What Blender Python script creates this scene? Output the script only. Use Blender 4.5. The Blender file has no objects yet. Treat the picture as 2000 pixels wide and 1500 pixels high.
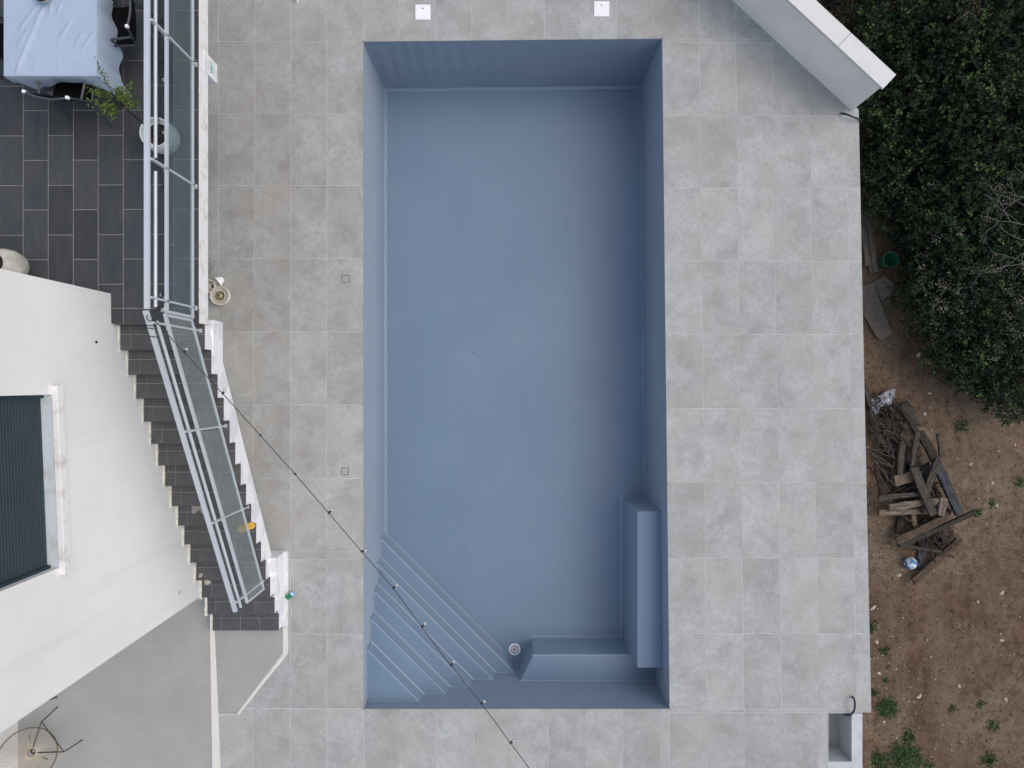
import bpy, bmesh, math, random
import numpy as np
from mathutils import Vector, Matrix, noise

random.seed(7)
R = math.radians
S = bpy.context.scene
C = S.collection

# ------------------------------------------------------------------ camera, sky, sun, exposure
H = 11.75            # camera height above the pool deck (m)
F = 1390.0           # focal length in photo pixels (2000 px wide)
cam_d = bpy.data.cameras.new('camera')
cam_d.sensor_width = 36.0
cam_d.lens = F / 2000.0 * 36.0
cam_d.clip_start = 0.1
cam_d.clip_end = 500.0
cam = bpy.data.objects.new('camera', cam_d)
cam.location = (0, 0, H)
C.objects.link(cam)
S.camera = cam

SUN_EL, SUN_AZ = 57.0, 8.0           # azimuth measured from +X towards +Y
world = bpy.data.worlds.new('World')
S.world = world
world.use_nodes = True
wn = world.node_tree
bg = wn.nodes['Background']
sky = wn.nodes.new('ShaderNodeTexSky')
sky.sky_type = 'NISHITA'
sky.sun_disc = False
sky.sun_elevation = R(SUN_EL)
sky.sun_rotation = R(90 - SUN_AZ)
sky.air_density = 1.0
sky.dust_density = 4.0
sky.ozone_density = 1.0
wn.links.new(sky.outputs[0], bg.inputs[0])
bg.inputs[1].default_value = 0.145
sun_d = bpy.data.lights.new('sun', 'SUN')
sun_d.energy = 0.60
sun_d.angle = R(150)
sun_d.color = (0.98, 0.975, 0.86)
sun = bpy.data.objects.new('sun', sun_d)
sd = Vector((math.cos(R(SUN_EL)) * math.cos(R(SUN_AZ)), math.cos(R(SUN_EL)) * math.sin(R(SUN_AZ)), math.sin(R(SUN_EL))))
sun.rotation_euler = sd.to_track_quat('Z', 'Y').to_euler()
C.objects.link(sun)
S.view_settings.view_transform = 'Standard'
S.view_settings.look = 'None'
S.view_settings.exposure = 0.37
S.view_settings.gamma = 1.0
S.view_settings.use_curve_mapping = False

# ------------------------------------------------------------------ helpers
def at(px, py, z=0.0):
    k = (H - z) / F
    return Vector(((px - 1000.0) * k, (750.0 - py) * k, z))

def lin(c):
    return tuple((v / 12.92 if v <= 0.04045 else ((v + 0.055) / 1.055) ** 2.4) for v in c)

class NT:
    """small node builder around a Principled material"""
    def __init__(s, name):
        s.m = bpy.data.materials.new(name)
        s.m.use_nodes = True
        s.t = s.m.node_tree
        s.b = s.t.nodes['Principled BSDF']
    def n(s, kind, **kw):
        o = s.t.nodes.new(kind)
        for k, v in kw.items():
            setattr(o, k, v)
        return o
    def l(s, a, b):
        s.t.links.new(a, b)
    def pos(s):
        g = s.n('ShaderNodeNewGeometry')
        return g.outputs['Position']
    def noise(s, scale, detail=4, rough=0.55, vec=None, w=None, dist=0.0):
        o = s.n('ShaderNodeTexNoise')
        if w is not None:
            o.noise_dimensions = '4D'
            s.l(w, o.inputs['W'])
        o.inputs['Scale'].default_value = scale
        o.inputs['Detail'].default_value = detail
        o.inputs['Roughness'].default_value = rough
        o.inputs['Distortion'].default_value = dist
        s.l(vec if vec is not None else s.pos(), o.inputs['Vector'])
        return o.outputs['Fac']
    def ramp(s, fac, stops):
        o = s.n('ShaderNodeValToRGB')
        e = o.color_ramp.elements
        while len(e) < len(stops):
            e.new(0.5)
        for i, (p, c) in enumerate(stops):
            e[i].position = p
            e[i].color = (c if len(c) == 4 else tuple(c) + (1.0,)) if not isinstance(c, (int, float)) else (c, c, c, 1)
        s.l(fac, o.inputs['Fac'])
        return o.outputs['Color']
    def mix(s, fac, a, b, mode='MIX'):
        o = s.n('ShaderNodeMix', data_type='RGBA', blend_type=mode)
        for sock, v in ((o.inputs[0], fac), (o.inputs[6], a), (o.inputs[7], b)):
            if hasattr(v, 'is_output'):
                s.l(v, sock)
            elif isinstance(v, (int, float)):
                sock.default_value = v if sock.type == 'VALUE' else (v, v, v, 1)
            else:
                sock.default_value = tuple(v) + (1.0,)
        return o.outputs[2]
    def math(s, op, a, b=0.0):
        o = s.n('ShaderNodeMath', operation=op)
        for sock, v in ((o.inputs[0], a), (o.inputs[1], b)):
            if hasattr(v, 'is_output'):
                s.l(v, sock)
            else:
                sock.default_value = v
        return o.outputs[0]
    def bump(s, h, strength=0.3, dist=0.01):
        o = s.n('ShaderNodeBump')
        o.inputs['Strength'].default_value = strength
        o.inputs['Distance'].default_value = dist
        s.l(h, o.inputs['Height'])
        s.l(o.outputs[0], s.b.inputs['Normal'])
    def color(s, c):
        if hasattr(c, 'is_output'):
            s.l(c, s.b.inputs['Base Color'])
        else:
            s.b.inputs['Base Color'].default_value = tuple(c) + (1.0,)
        return s
    def set(s, **kw):
        for k, v in kw.items():
            s.b.inputs[k.replace('_', ' ')].default_value = v
        return s
    def rnd(s):
        return s.n('ShaderNodeObjectInfo').outputs['Random']

def simple(name, c, rough=0.5, var=0.12, scale=8.0, bump=0.0, metal=0.0, spec=0.5):
    t = NT(name)
    f = t.noise(scale, 5, 0.6)
    lo = tuple(v * (1 - var) for v in c); hi = tuple(min(1, v * (1 + var)) for v in c)
    t.color(t.ramp(f, [(0.3, lo), (0.7, hi)]))
    t.set(Roughness=rough, Metallic=metal, Specular_IOR_Level=spec)
    if bump:
        t.bump(t.noise(scale * 6, 6, 0.65), bump, 0.01)
    return t.m

M = {}

# deck tile : pale grey stone-look porcelain, mottled, every tile a little different
t = NT('stone_look_porcelain')
r = t.rnd()
w = t.math('MULTIPLY', r, 37.0)
big = t.noise(2.2, 5, 0.62, w=w, dist=0.4)
c1 = t.ramp(big, [(0.30, (0.250, 0.251, 0.238)), (0.48, (0.330, 0.337, 0.326)), (0.70, (0.405, 0.418, 0.412))])
fine = t.noise(14, 8, 0.72, w=w, dist=0.8)
c2 = t.mix(t.ramp(fine, [(0.44, 0.0), (0.66, 0.62)]), c1, (0.238, 0.244, 0.240))
streak = t.noise(6.0, 6, 0.7, w=t.math('ADD', w, 5.0), dist=1.4)
c3 = t.mix(t.ramp(streak, [(0.56, 0.0), (0.70, 0.5)]), c2, (0.43, 0.435, 0.44))
warm = t.noise(1.1, 3, 0.5)
c3 = t.mix(t.ramp(warm, [(0.42, 0.0), (0.68, 0.42)]), c3, (0.33, 0.312, 0.278))
speck = t.noise(120, 3, 0.5)
c3 = t.mix(t.ramp(speck, [(0.66, 0.0), (0.74, 0.28)]), c3, (0.16, 0.16, 0.16))
hs = t.n('ShaderNodeHueSaturation')
t.l(t.math('ADD', t.math('MULTIPLY', r, 0.13), 0.96), hs.inputs['Value'])
t.l(c3, hs.inputs['Color'])
t.color(hs.outputs[0])
t.set(Roughness=0.62, Specular_IOR_Level=0.35)
t.bump(fine, 0.12, 0.004)
M['deck_tile'] = t.m
M['grout'] = simple('pale_cement_grout', (0.56, 0.57, 0.56), 0.9, 0.25, 2.0)
M['concrete'] = simple('grey_concrete', (0.36, 0.36, 0.355), 0.85, 0.14, 3, 0.15)
M['pale_concrete'] = simple('pale_concrete', (0.46, 0.47, 0.475), 0.85, 0.12, 4, 0.12)
M['patio'] = simple('smooth_grey_screed', (0.302, 0.308, 0.298), 0.75, 0.09, 1.6, 0.08)
M['bead'] = simple('yellowed_plaster_bead', (0.64, 0.62, 0.54), 0.9, 0.3, 14)
M['cream'] = simple('cream_edging', (0.62, 0.60, 0.55), 0.75, 0.06, 3)

# slate terrace tile
t = NT('dark_slate_tile')
r = t.rnd()
w = t.math('MULTIPLY', r, 23.0)
mp = t.n('ShaderNodeMapping')
mp.inputs['Scale'].default_value = (3.0, 1.0, 1.0)
t.l(t.pos(), mp.inputs['Vector'])
f1 = t.noise(3.0, 6, 0.65, vec=mp.outputs[0], w=w)
c = t.ramp(f1, [(0.30, (0.032, 0.036, 0.043)), (0.52, (0.045, 0.048, 0.053)), (0.74, (0.063, 0.062, 0.059))])
f2 = t.noise(60, 6, 0.7, vec=mp.outputs[0])
c = t.mix(t.ramp(f2, [(0.60, 0.0), (0.78, 0.4)]), c, (0.15, 0.15, 0.15))
hs = t.n('ShaderNodeHueSaturation')
t.l(t.math('ADD', t.math('MULTIPLY', r, 0.40), 0.80), hs.inputs['Value'])
t.l(c, hs.inputs['Color'])
t.color(hs.outputs[0])
t.set(Roughness=0.55, Specular_IOR_Level=0.4)
t.bump(f1, 0.25, 0.006)
M['slate'] = t.m
M['slate_grout'] = simple('brown_grey_grout', (0.34, 0.315, 0.285), 0.9, 0.2, 6)

# stair tile with plaster dust and paint spots on it
t = NT('stair_slate_tile')
r = t.rnd()
w = t.math('MULTIPLY', r, 23.0)
f1 = t.noise(3.5, 6, 0.65, w=w)
c = t.ramp(f1, [(0.30, (0.056, 0.058, 0.062)), (0.55, (0.072, 0.073, 0.077)), (0.75, (0.092, 0.091, 0.092))])
f2 = t.noise(38, 3, 0.6)
c = t.mix(t.ramp(f2, [(0.67, 0.0), (0.72, 0.75)]), c, (0.40, 0.40, 0.41))
t.color(c)
t.set(Roughness=0.5, Specular_IOR_Level=0.4)
t.bump(f1, 0.2, 0.006)
M['stair_slate'] = t.m

# pool liner
t = NT('blue_grey_pool_liner')
f = t.noise(0.7, 4, 0.5)
c = t.ramp(f, [(0.3, (0.121, 0.187, 0.272)), (0.7, (0.137, 0.207, 0.293))])
f2 = t.noise(22, 5, 0.6)
c = t.mix(t.ramp(f2, [(0.55, 0.0), (0.8, 0.25)]), c, (0.22, 0.28, 0.37))
c = t.mix(t.ramp(t.noise(1.7, 6, 0.7, dist=1.0), [(0.52, 0.0), (0.75, 0.22)]), c, (0.20, 0.235, 0.28))
t.color(c)
t.set(Roughness=0.40, Specular_IOR_Level=0.5, Sheen_Weight=0.42, Sheen_Roughness=0.45)
mp = t.n('ShaderNodeMapping')
mp.inputs['Scale'].default_value = (2.0, 0.35, 0.3)
t.l(t.pos(), mp.inputs['Vector'])
t.bump(t.noise(1.6, 3, 0.5, vec=mp.outputs[0]), 0.10, 0.05)
M['liner'] = t.m
M['weld'] = simple('liner_weld_strip', (0.235, 0.305, 0.405), 0.38, 0.05, 4)

# white masonry paint
t = NT('white_masonry_paint')
f = t.noise(0.9, 5, 0.6)
c = t.ramp(f, [(0.3, (0.725, 0.722, 0.715)), (0.7, (0.795, 0.792, 0.785))])
f2 = t.noise(9, 6, 0.7)
c = t.mix(t.ramp(f2, [(0.58, 0.0), (0.80, 0.25)]), c, (0.68, 0.68, 0.69))
mpx = t.n('ShaderNodeMapping'); mpx.inputs['Scale'].default_value = (3.0, 3.0, 0.25)
t.l(t.pos(), mpx.inputs['Vector'])
c = t.mix(t.ramp(t.noise(1.3, 5, 0.65, vec=mpx.outputs[0]), [(0.52, 0.0), (0.74, 0.30)]), c, (0.60, 0.60, 0.595))
t.color(c)
t.set(Roughness=0.85, Specular_IOR_Level=0.2)
t.bump(t.noise(90, 4, 0.7), 0.12, 0.004)
M['render'] = t.m
t = NT('weathered_white_paint')
f2 = t.noise(5, 6, 0.7, dist=0.6)
c = t.mix(t.ramp(f2, [(0.50, 0.0), (0.66, 0.75)]), (0.76, 0.76, 0.765), (0.50, 0.48, 0.44))
f3 = t.noise(24, 5, 0.7)
c = t.mix(t.ramp(f3, [(0.62, 0.0), (0.74, 0.55)]), c, (0.36, 0.32, 0.28))
t.color(c)
t.set(Roughness=0.85)
M['slab_paint'] = t.m
t = NT('patched_white_plaster')
f2 = t.noise(2.6, 3, 0.5, dist=0.5)
c = t.mix(t.ramp(f2, [(0.50, 0.0), (0.56, 0.7)]), (0.78, 0.78, 0.80), (0.60, 0.61, 0.64))
f3 = t.noise(16, 5, 0.7)
c = t.mix(t.ramp(f3, [(0.60, 0.0), (0.78, 0.35)]), c, (0.55, 0.54, 0.53))
t.color(c)
t.set(Roughness=0.85)
M['plaster'] = t.m
t = NT('lichen_stained_sill')
f2 = t.noise(22, 7, 0.78, dist=0.4)
c = t.mix(t.ramp(f2, [(0.60, 0.0), (0.70, 0.9)]), (0.54, 0.60, 0.64), (0.20, 0.17, 0.14))
c = t.mix(t.ramp(t.noise(4.5, 4, 0.6), [(0.50, 0.0), (0.68, 0.6)]), c, (0.36, 0.36, 0.35))
t.color(c)
t.set(Roughness=0.8)
M['sill'] = t.m
M['grey_render'] = simple('grey_render', (0.87, 0.82, 0.755), 0.85, 0.07, 1.2, 0.08)
M['coping'] = simple('white_coping', (0.60, 0.59, 0.57), 0.7, 0.05, 3, 0.05)
M['white_metal'] = simple('white_lacquered_aluminium', (0.50, 0.54, 0.575), 0.38, 0.05, 4, 0, 0.15)
M['shutter'] = simple('anthracite_shutter', (0.026, 0.044, 0.056), 0.6, 0.12, 4, 0, 0, 0.2)
M['black_metal'] = simple('black_metal', (0.018, 0.018, 0.020), 0.45, 0.2, 12)
M['chair_frame'] = simple('charcoal_chair_frame', (0.050, 0.058, 0.066), 0.4, 0.15, 12)
M['chair_mesh'] = simple('black_textilene', (0.006, 0.006, 0.007), 0.9, 0.25, 40, 0, 0, 0.08)
M['white_plastic'] = simple('white_plastic', (0.80, 0.81, 0.82), 0.35, 0.03, 6)
M['dark_plastic'] = simple('dark_plastic', (0.02, 0.022, 0.026), 0.45, 0.2, 8)
M['hose'] = simple('dark_blue_conduit', (0.018, 0.026, 0.045), 0.45, 0.15, 20)
M['ceramic'] = simple('white_ceramic', (0.70, 0.71, 0.69), 0.35, 0.06, 5)
M['beige_ceramic'] = simple('stained_beige_ceramic', (0.52, 0.50, 0.45), 0.6, 0.25, 7, 0.1)
M['brass'] = simple('tarnished_brass', (0.42, 0.40, 0.20), 0.3, 0.2, 20, 0, 0.8)
M['potting_soil'] = simple('potting_soil', (0.030, 0.022, 0.018), 0.95, 0.7, 40, 0.8)
M['lamp_cream'] = simple('cream_lamp_enamel', (0.60, 0.58, 0.52), 0.5, 0.12, 15)

def cloth_mat():
    t = NT('white_table_cloth')
    t.color(t.ramp(t.noise(3, 4, 0.5), [(0.3, (0.34, 0.415, 0.53)), (0.7, (0.37, 0.445, 0.56))]))
    t.set(Roughness=0.7, Specular_IOR_Level=0.25)
    return t.m
M['cloth'] = cloth_mat()

# soil
t = NT('brown_earth')
f = t.noise(0.55, 6, 0.6, dist=0.5)
c = t.ramp(f, [(0.30, (0.102, 0.060, 0.039)), (0.5, (0.150, 0.103, 0.069)), (0.70, (0.196, 0.152, 0.108))])
f2 = t.noise(7, 8, 0.72)
c = t.mix(t.ramp(f2, [(0.44, 0.0), (0.66, 0.85)]), c, (0.060, 0.038, 0.025))
mpx = t.n('ShaderNodeMapping'); mpx.inputs['Scale'].default_value = (2.4, 0.35, 1.0); mpx.inputs['Rotation'].default_value = (0, 0, R(-12))
t.l(t.pos(), mpx.inputs['Vector'])
rut = t.noise(1.0, 4, 0.55, vec=mpx.outputs[0])
c = t.mix(t.ramp(rut, [(0.48, 0.0), (0.62, 0.35)]), c, (0.165, 0.132, 0.098))
f3 = t.noise(45, 4, 0.65)
c = t.mix(t.ramp(f3, [(0.62, 0.0), (0.72, 0.6)]), c, (0.30, 0.25, 0.19))
f4 = t.noise(20, 4, 0.65)
c = t.mix(t.ramp(f4, [(0.58, 0.0), (0.72, 0.7)]), c, (0.045, 0.030, 0.022))
t.color(c)
t.set(Roughness=0.95, Specular_IOR_Level=0.15)
t.bump(t.noise(26, 8, 0.75), 0.8, 0.03)
M['soil'] = t.m
t = NT('soil_chips')
g = t.n('ShaderNodeNewGeometry')
t.color(t.ramp(g.outputs['Random Per Island'], [(0.0, (0.06, 0.04, 0.028)), (0.5, (0.16, 0.12, 0.085)), (0.85, (0.26, 0.21, 0.155)), (1.0, (0.48, 0.43, 0.36))]))
t.set(Roughness=0.9, Specular_IOR_Level=0.2)
M['chips'] = t.m
M['pale_stone'] = simple('pale_limestone', (0.38, 0.35, 0.30), 0.9, 0.3, 30, 0.5)

def wood(name, lo, mid, hi):
    t = NT(name)
    tc = t.n('ShaderNodeTexCoord')
    mp = t.n('ShaderNodeMapping')
    mp.inputs['Scale'].default_value = (2.2, 26.0, 26.0)
    t.l(tc.outputs['Object'], mp.inputs['Vector'])
    w = t.math('MULTIPLY', t.rnd(), 31.0)
    f = t.noise(1.6, 7, 0.7, vec=mp.outputs[0], w=w, dist=0.5)
    c = t.ramp(f, [(0.32, lo), (0.50, mid), (0.68, hi)])
    f2 = t.noise(9, 5, 0.7)
    c = t.mix(t.ramp(f2, [(0.5, 0.0), (0.72, 0.6)]), c, tuple(v * 0.5 for v in lo))
    t.color(c)
    t.set(Roughness=0.9, Specular_IOR_Level=0.2)
    t.bump(f, 0.9, 0.012)
    return t.m
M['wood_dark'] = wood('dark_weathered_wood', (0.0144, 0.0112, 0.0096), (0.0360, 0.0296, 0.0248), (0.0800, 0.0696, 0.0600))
M['wood_grey'] = wood('grey_weathered_wood', (0.0248, 0.0211, 0.0180), (0.0589, 0.0515, 0.0440), (0.1240, 0.1104, 0.0942))
M['wood_brown'] = wood('brown_rough_wood', (0.0400, 0.0256, 0.0176), (0.0736, 0.0512, 0.0360), (0.1200, 0.0896, 0.0656))
M['wood_pale'] = wood('pale_brown_board', (0.1105, 0.0799, 0.0510), (0.1573, 0.1173, 0.0799), (0.1955, 0.1513, 0.1062))
M['wood_streaky'] = wood('bleached_split_wood', (0.0553, 0.0391, 0.0289), (0.1275, 0.1003, 0.0765), (0.2890, 0.2550, 0.2125))
M['wood_blue'] = wood('blue_grey_weathered_wood', (0.0198, 0.0207, 0.0243), (0.0504, 0.0549, 0.0612), (0.1080, 0.1134, 0.1215))
M['slab_stone'] = wood('dusty_grey_brown_board', (0.105, 0.09, 0.074), (0.13, 0.114, 0.096), (0.16, 0.142, 0.12))

def leaf_mat(name, stops, rough=0.5):
    t = NT(name)
    g = t.n('ShaderNodeNewGeometry')
    c = t.ramp(g.outputs['Random Per Island'], stops)
    t.color(c)
    t.set(Roughness=rough, Specular_IOR_Level=0.22)
    tr = t.n('ShaderNodeBsdfTranslucent')
    t.l(c, tr.inputs['Color'])
    mx = t.n('ShaderNodeMixShader')
    mx.inputs[0].default_value = 0.22
    out = t.t.nodes['Material Output']
    t.l(t.b.outputs[0], mx.inputs[1]); t.l(tr.outputs[0], mx.inputs[2])
    t.l(mx.outputs[0], out.inputs[0])
    return t.m
M['leaf'] = leaf_mat('dark_green_leaf', [(0.0, (0.006, 0.012, 0.008)), (0.5, (0.013, 0.027, 0.014)), (0.88, (0.025, 0.050, 0.019)), (1.0, (0.065, 0.10, 0.024))])
M['litter'] = leaf_mat('shade_black_leaf', [(0.0, (0.004, 0.005, 0.003)), (0.6, (0.008, 0.014, 0.007)), (1.0, (0.020, 0.026, 0.012))])  # near black: the deep shade under the bushes put into the leaf colour
M['leaf_light'] = leaf_mat('light_green_leaf', [(0.0, (0.03, 0.06, 0.02)), (0.6, (0.06, 0.11, 0.03)), (1.0, (0.13, 0.19, 0.045))])
M['weed'] = leaf_mat('weed_leaf', [(0.0, (0.018, 0.042, 0.014)), (0.6, (0.035, 0.075, 0.022)), (1.0, (0.075, 0.12, 0.035))])
M['olive'] = leaf_mat('olive_leaf', [(0.0, (0.05, 0.085, 0.018)), (0.6, (0.105, 0.15, 0.03)), (1.0, (0.19, 0.24, 0.06))])
M['seed'] = leaf_mat('dry_seed_head', [(0.0, (0.13, 0.12, 0.095)), (1.0, (0.36, 0.33, 0.28))], 0.8)
M['bark'] = simple('grey_brown_bark', (0.022, 0.019, 0.016), 0.9, 0.3, 20, 0.4)
M['twig'] = simple('bleached_twig', (0.15, 0.14, 0.125), 0.9, 0.2, 20)

def glass_mat(name, tint, refl_tint, refl=0.10, edge=0.6):
    t = NT(name)
    tr = t.n('ShaderNodeBsdfTransparent'); tr.inputs[0].default_value = tuple(tint) + (1,)
    df = t.n('ShaderNodeBsdfDiffuse'); df.inputs[0].default_value = tuple(refl_tint) + (1,)  # diffuse tint puts the reflected sky into the glass colour
    gl = t.n('ShaderNodeBsdfGlossy'); gl.inputs['Roughness'].default_value = 0.03
    gl.inputs[0].default_value = (0.9, 0.95, 0.95, 1)
    m1 = t.n('ShaderNodeMixShader'); m1.inputs[0].default_value = refl
    t.l(tr.outputs[0], m1.inputs[1]); t.l(df.outputs[0], m1.inputs[2])
    lw = t.n('ShaderNodeFresnel'); lw.inputs[0].default_value = 1.45
    m2 = t.n('ShaderNodeMixShader')
    t.l(t.math('MULTIPLY', lw.outputs[0], edge), m2.inputs[0])
    t.l(m1.outputs[0], m2.inputs[1]); t.l(gl.outputs[0], m2.inputs[2])
    t.l(m2.outputs[0], t.t.nodes['Material Output'].inputs[0])
    return t.m
M['glass'] = glass_mat('grey_green_balustrade_glass', (0.83, 0.895, 0.905), (0.075, 0.112, 0.135), 0.13, 0.32)
M['clear_glass'] = glass_mat('clear_glass', (0.95, 0.96, 0.96), (0.6, 0.6, 0.6), 0.12, 0.4)
M['bulb_glass'] = glass_mat('bulb_glass', (0.9, 0.9, 0.88), (0.7, 0.7, 0.68), 0.35, 0.9)

# ---- mesh builder
LOC = {}
class MB:
    def __init__(s):
        s.v = []; s.f = []
    def add(s, vs, fs):
        o = len(s.v)
        s.v += [Vector(p) for p in vs]
        s.f += [tuple(i + o for i in f) for f in fs]
        return s
    def prism(s, poly, z0, z1, ch=0.0):
        """poly: list of xy (counter-clockwise or not); chamfered top edge when ch > 0"""
        p = [Vector((q[0], q[1])) for q in poly]
        a = sum(p[i].x * p[(i + 1) % len(p)].y - p[(i + 1) % len(p)].x * p[i].y for i in range(len(p)))
        if a < 0:
            p.reverse()
        n = len(p)
        rings = [[Vector((q.x, q.y, z0)) for q in p]]
        if ch > 0:
            rings.append([Vector((q.x, q.y, z1 - ch)) for q in p])
            rings.append([Vector((q.x, q.y, z1)) for q in inset(p, ch)])
        else:
            rings.append([Vector((q.x, q.y, z1)) for q in p])
        vs = [v for r_ in rings for v in r_]
        fs = []
        for k in range(len(rings) - 1):
            for i in range(n):
                j = (i + 1) % n
                fs.append((k * n + i, k * n + j, (k + 1) * n + j, (k + 1) * n + i))
        fs.append(tuple((len(rings) - 1) * n + i for i in range(n)))
        fs.append(tuple(reversed(range(n))))
        return s.add(vs, fs)
    def box(s, x0, x1, y0, y1, z0, z1, ch=0.0):
        return s.prism([(x0, y0), (x1, y0), (x1, y1), (x0, y1)], z0, z1, ch)
    def beam(s, a, b, w, h, up=(0, 0, 1)):
        a = Vector(a); b = Vector(b)
        d = (b - a).normalized()
        u = Vector(up)
        side = d.cross(u)
        if side.length < 1e-4:
            side = d.cross(Vector((0, 1, 0)))
        side.normalize()
        u = side.cross(d).normalized()
        vs = []
        for p in (a, b):
            for sx, sy in ((-1, -1), (1, -1), (1, 1), (-1, 1)):
                vs.append(p + side * (sx * w / 2) + u * (sy * h / 2))
        fs = [(0, 1, 2, 3), (7, 6, 5, 4)] + [(i, i + 4, (i + 1) % 4 + 4, (i + 1) % 4) for i in range(4)]
        return s.add(vs, fs)
    def tube(s, pts, r, n=8, r1=None):
        pts = [Vector(p) for p in pts]
        m = len(pts)
        vs = []; fs = []
        ref = None
        for k, p in enumerate(pts):
            d = (pts[min(k + 1, m - 1)] - pts[max(k - 1, 0)]).normalized()
            if ref is None:
                ref = d.orthogonal().normalized()
            ref = (ref - d * ref.dot(d)).normalized()
            bi = d.cross(ref)
            rr = r if r1 is None else r + (r1 - r) * k / max(1, m - 1)
            for i in range(n):
                an = 2 * math.pi * i / n
                vs.append(p + ref * (rr * math.cos(an)) + bi * (rr * math.sin(an)))
        for k in range(m - 1):
            for i in range(n):
                j = (i + 1) % n
                fs.append((k * n + i, k * n + j, (k + 1) * n + j, (k + 1) * n + i))
        fs.append(tuple(reversed(range(n))))
        fs.append(tuple((m - 1) * n + i for i in range(n)))
        return s.add(vs, fs)
    def lathe(s, prof, c=(0, 0, 0), n=32, axis=None, caps=True):
        c = Vector(c)
        rot = Matrix.Identity(3)
        if axis is not None:
            rot = Vector(axis).normalized().to_track_quat('Z', 'Y').to_matrix()
        vs = []; fs = []
        m = len(prof)
        for (r_, z_) in prof:
            for i in range(n):
                an = 2 * math.pi * i / n
                vs.append(c + rot @ Vector((r_ * math.cos(an), r_ * math.sin(an), z_)))
        for k in range(m - 1):
            for i in range(n):
                j = (i + 1) % n
                fs.append((k * n + i, k * n + j, (k + 1) * n + j, (k + 1) * n + i))
        if caps and prof[0][0] > 1e-5:
            fs.append(tuple(reversed(range(n))))
        if caps and prof[-1][0] > 1e-5:
            fs.append(tuple((m - 1) * n + i for i in range(n)))
        return s.add(vs, fs)
    def quad(s, *p):
        return s.add(p, [tuple(range(len(p)))])
    def build(s, name, m, parent=None, smooth=False, origin=None):
        if origin is None:
            origin = LOC.get(parent.name) if parent is not None else None
            if origin is None:
                origin = Vector((0, 0, 0))
        origin = Vector(origin)
        me = bpy.data.meshes.new(name)
        me.from_pydata([tuple(p - origin) for p in s.v], [], s.f)
        me.update()
        if smooth:
            me.shade_smooth() if smooth is True else me.shade_smooth()
            if smooth == 'auto':
                me.set_sharp_from_angle(angle=R(35))
        me.materials.append(m)
        o = bpy.data.objects.new(name, me)
        C.objects.link(o)
        if parent is not None:
            o.parent = parent
            LOC[o.name] = LOC.get(parent.name, Vector((0, 0, 0)))
            base = LOC[o.name]
            o.location = origin - base
            if (origin - base).length > 1e-9:
                LOC[o.name] = origin
        else:
            o.location = origin
            LOC[o.name] = origin
        return o

def inset(p, d):
    n = len(p)
    out = []
    for i in range(n):
        a, b, c = p[i - 1], p[i], p[(i + 1) % n]
        e1 = (b - a); e2 = (c - b)
        if e1.length < 1e-6 or e2.length < 1e-6:
            out.append(b.copy()); continue
        e1.normalize(); e2.normalize()
        n1 = Vector((-e1.y, e1.x)); n2 = Vector((-e2.y, e2.x))
        bis = n1 + n2
        if bis.length < 1e-6:
            out.append(b + n1 * d); continue
        bis.normalize()
        out.append(b + bis * (d / max(0.35, bis.dot(n1))))
    return out

def clip(poly, a, b):
    """keep the part of a 2-D polygon on the left of the line a -> b"""
    a = Vector(a); b = Vector(b)
    e = b - a
    side = lambda p: e.x * (p.y - a.y) - e.y * (p.x - a.x)
    out = []
    for i in range(len(poly)):
        p, q = poly[i], poly[(i + 1) % len(poly)]
        sp, sq = side(p), side(q)
        if sp >= 0:
            out.append(p)
        if sp * sq < 0:
            out.append(p + (q - p) * (sp / (sp - sq)))
    return out

def area(p):
    return abs(sum(p[i].x * p[(i + 1) % len(p)].y - p[(i + 1) % len(p)].x * p[i].y for i in range(len(p)))) / 2

def tag(o, label=None, cat=None, group=None, kind=None):
    if label: o['label'] = label
    if cat: o['category'] = cat
    if group: o['group'] = group
    if kind: o['kind'] = kind
    return o

def empty(name, loc, label=None, cat=None, group=None, kind=None, rz=0.0):
    o = bpy.data.objects.new(name, None)
    C.objects.link(o)
    o.empty_display_size = 0.1
    o.location = loc
    o.rotation_euler = (0, 0, rz)
    LOC[o.name] = Vector(loc)
    return tag(o, label, cat, group, kind)

def P2(px, py, z=0.0):
    v = at(px, py, z)
    return Vector((v.x, v.y))

def tile(poly, z, thick, m, parent, name, gap=0.0026, ch=0.0012, tilt=0.0008):
    p = [Vector(q) for q in poly]
    a = sum(p[i].x * p[(i + 1) % len(p)].y - p[(i + 1) % len(p)].x * p[i].y for i in range(len(p)))
    if a < 0:
        p.reverse()
    p = inset(p, gap)
    if len(p) < 3 or area(p) < 0.002:
        return None
    dz = random.uniform(-tilt, tilt)
    return MB().prism(p, z - thick, z + dz, ch).build(name, m, parent)

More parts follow.
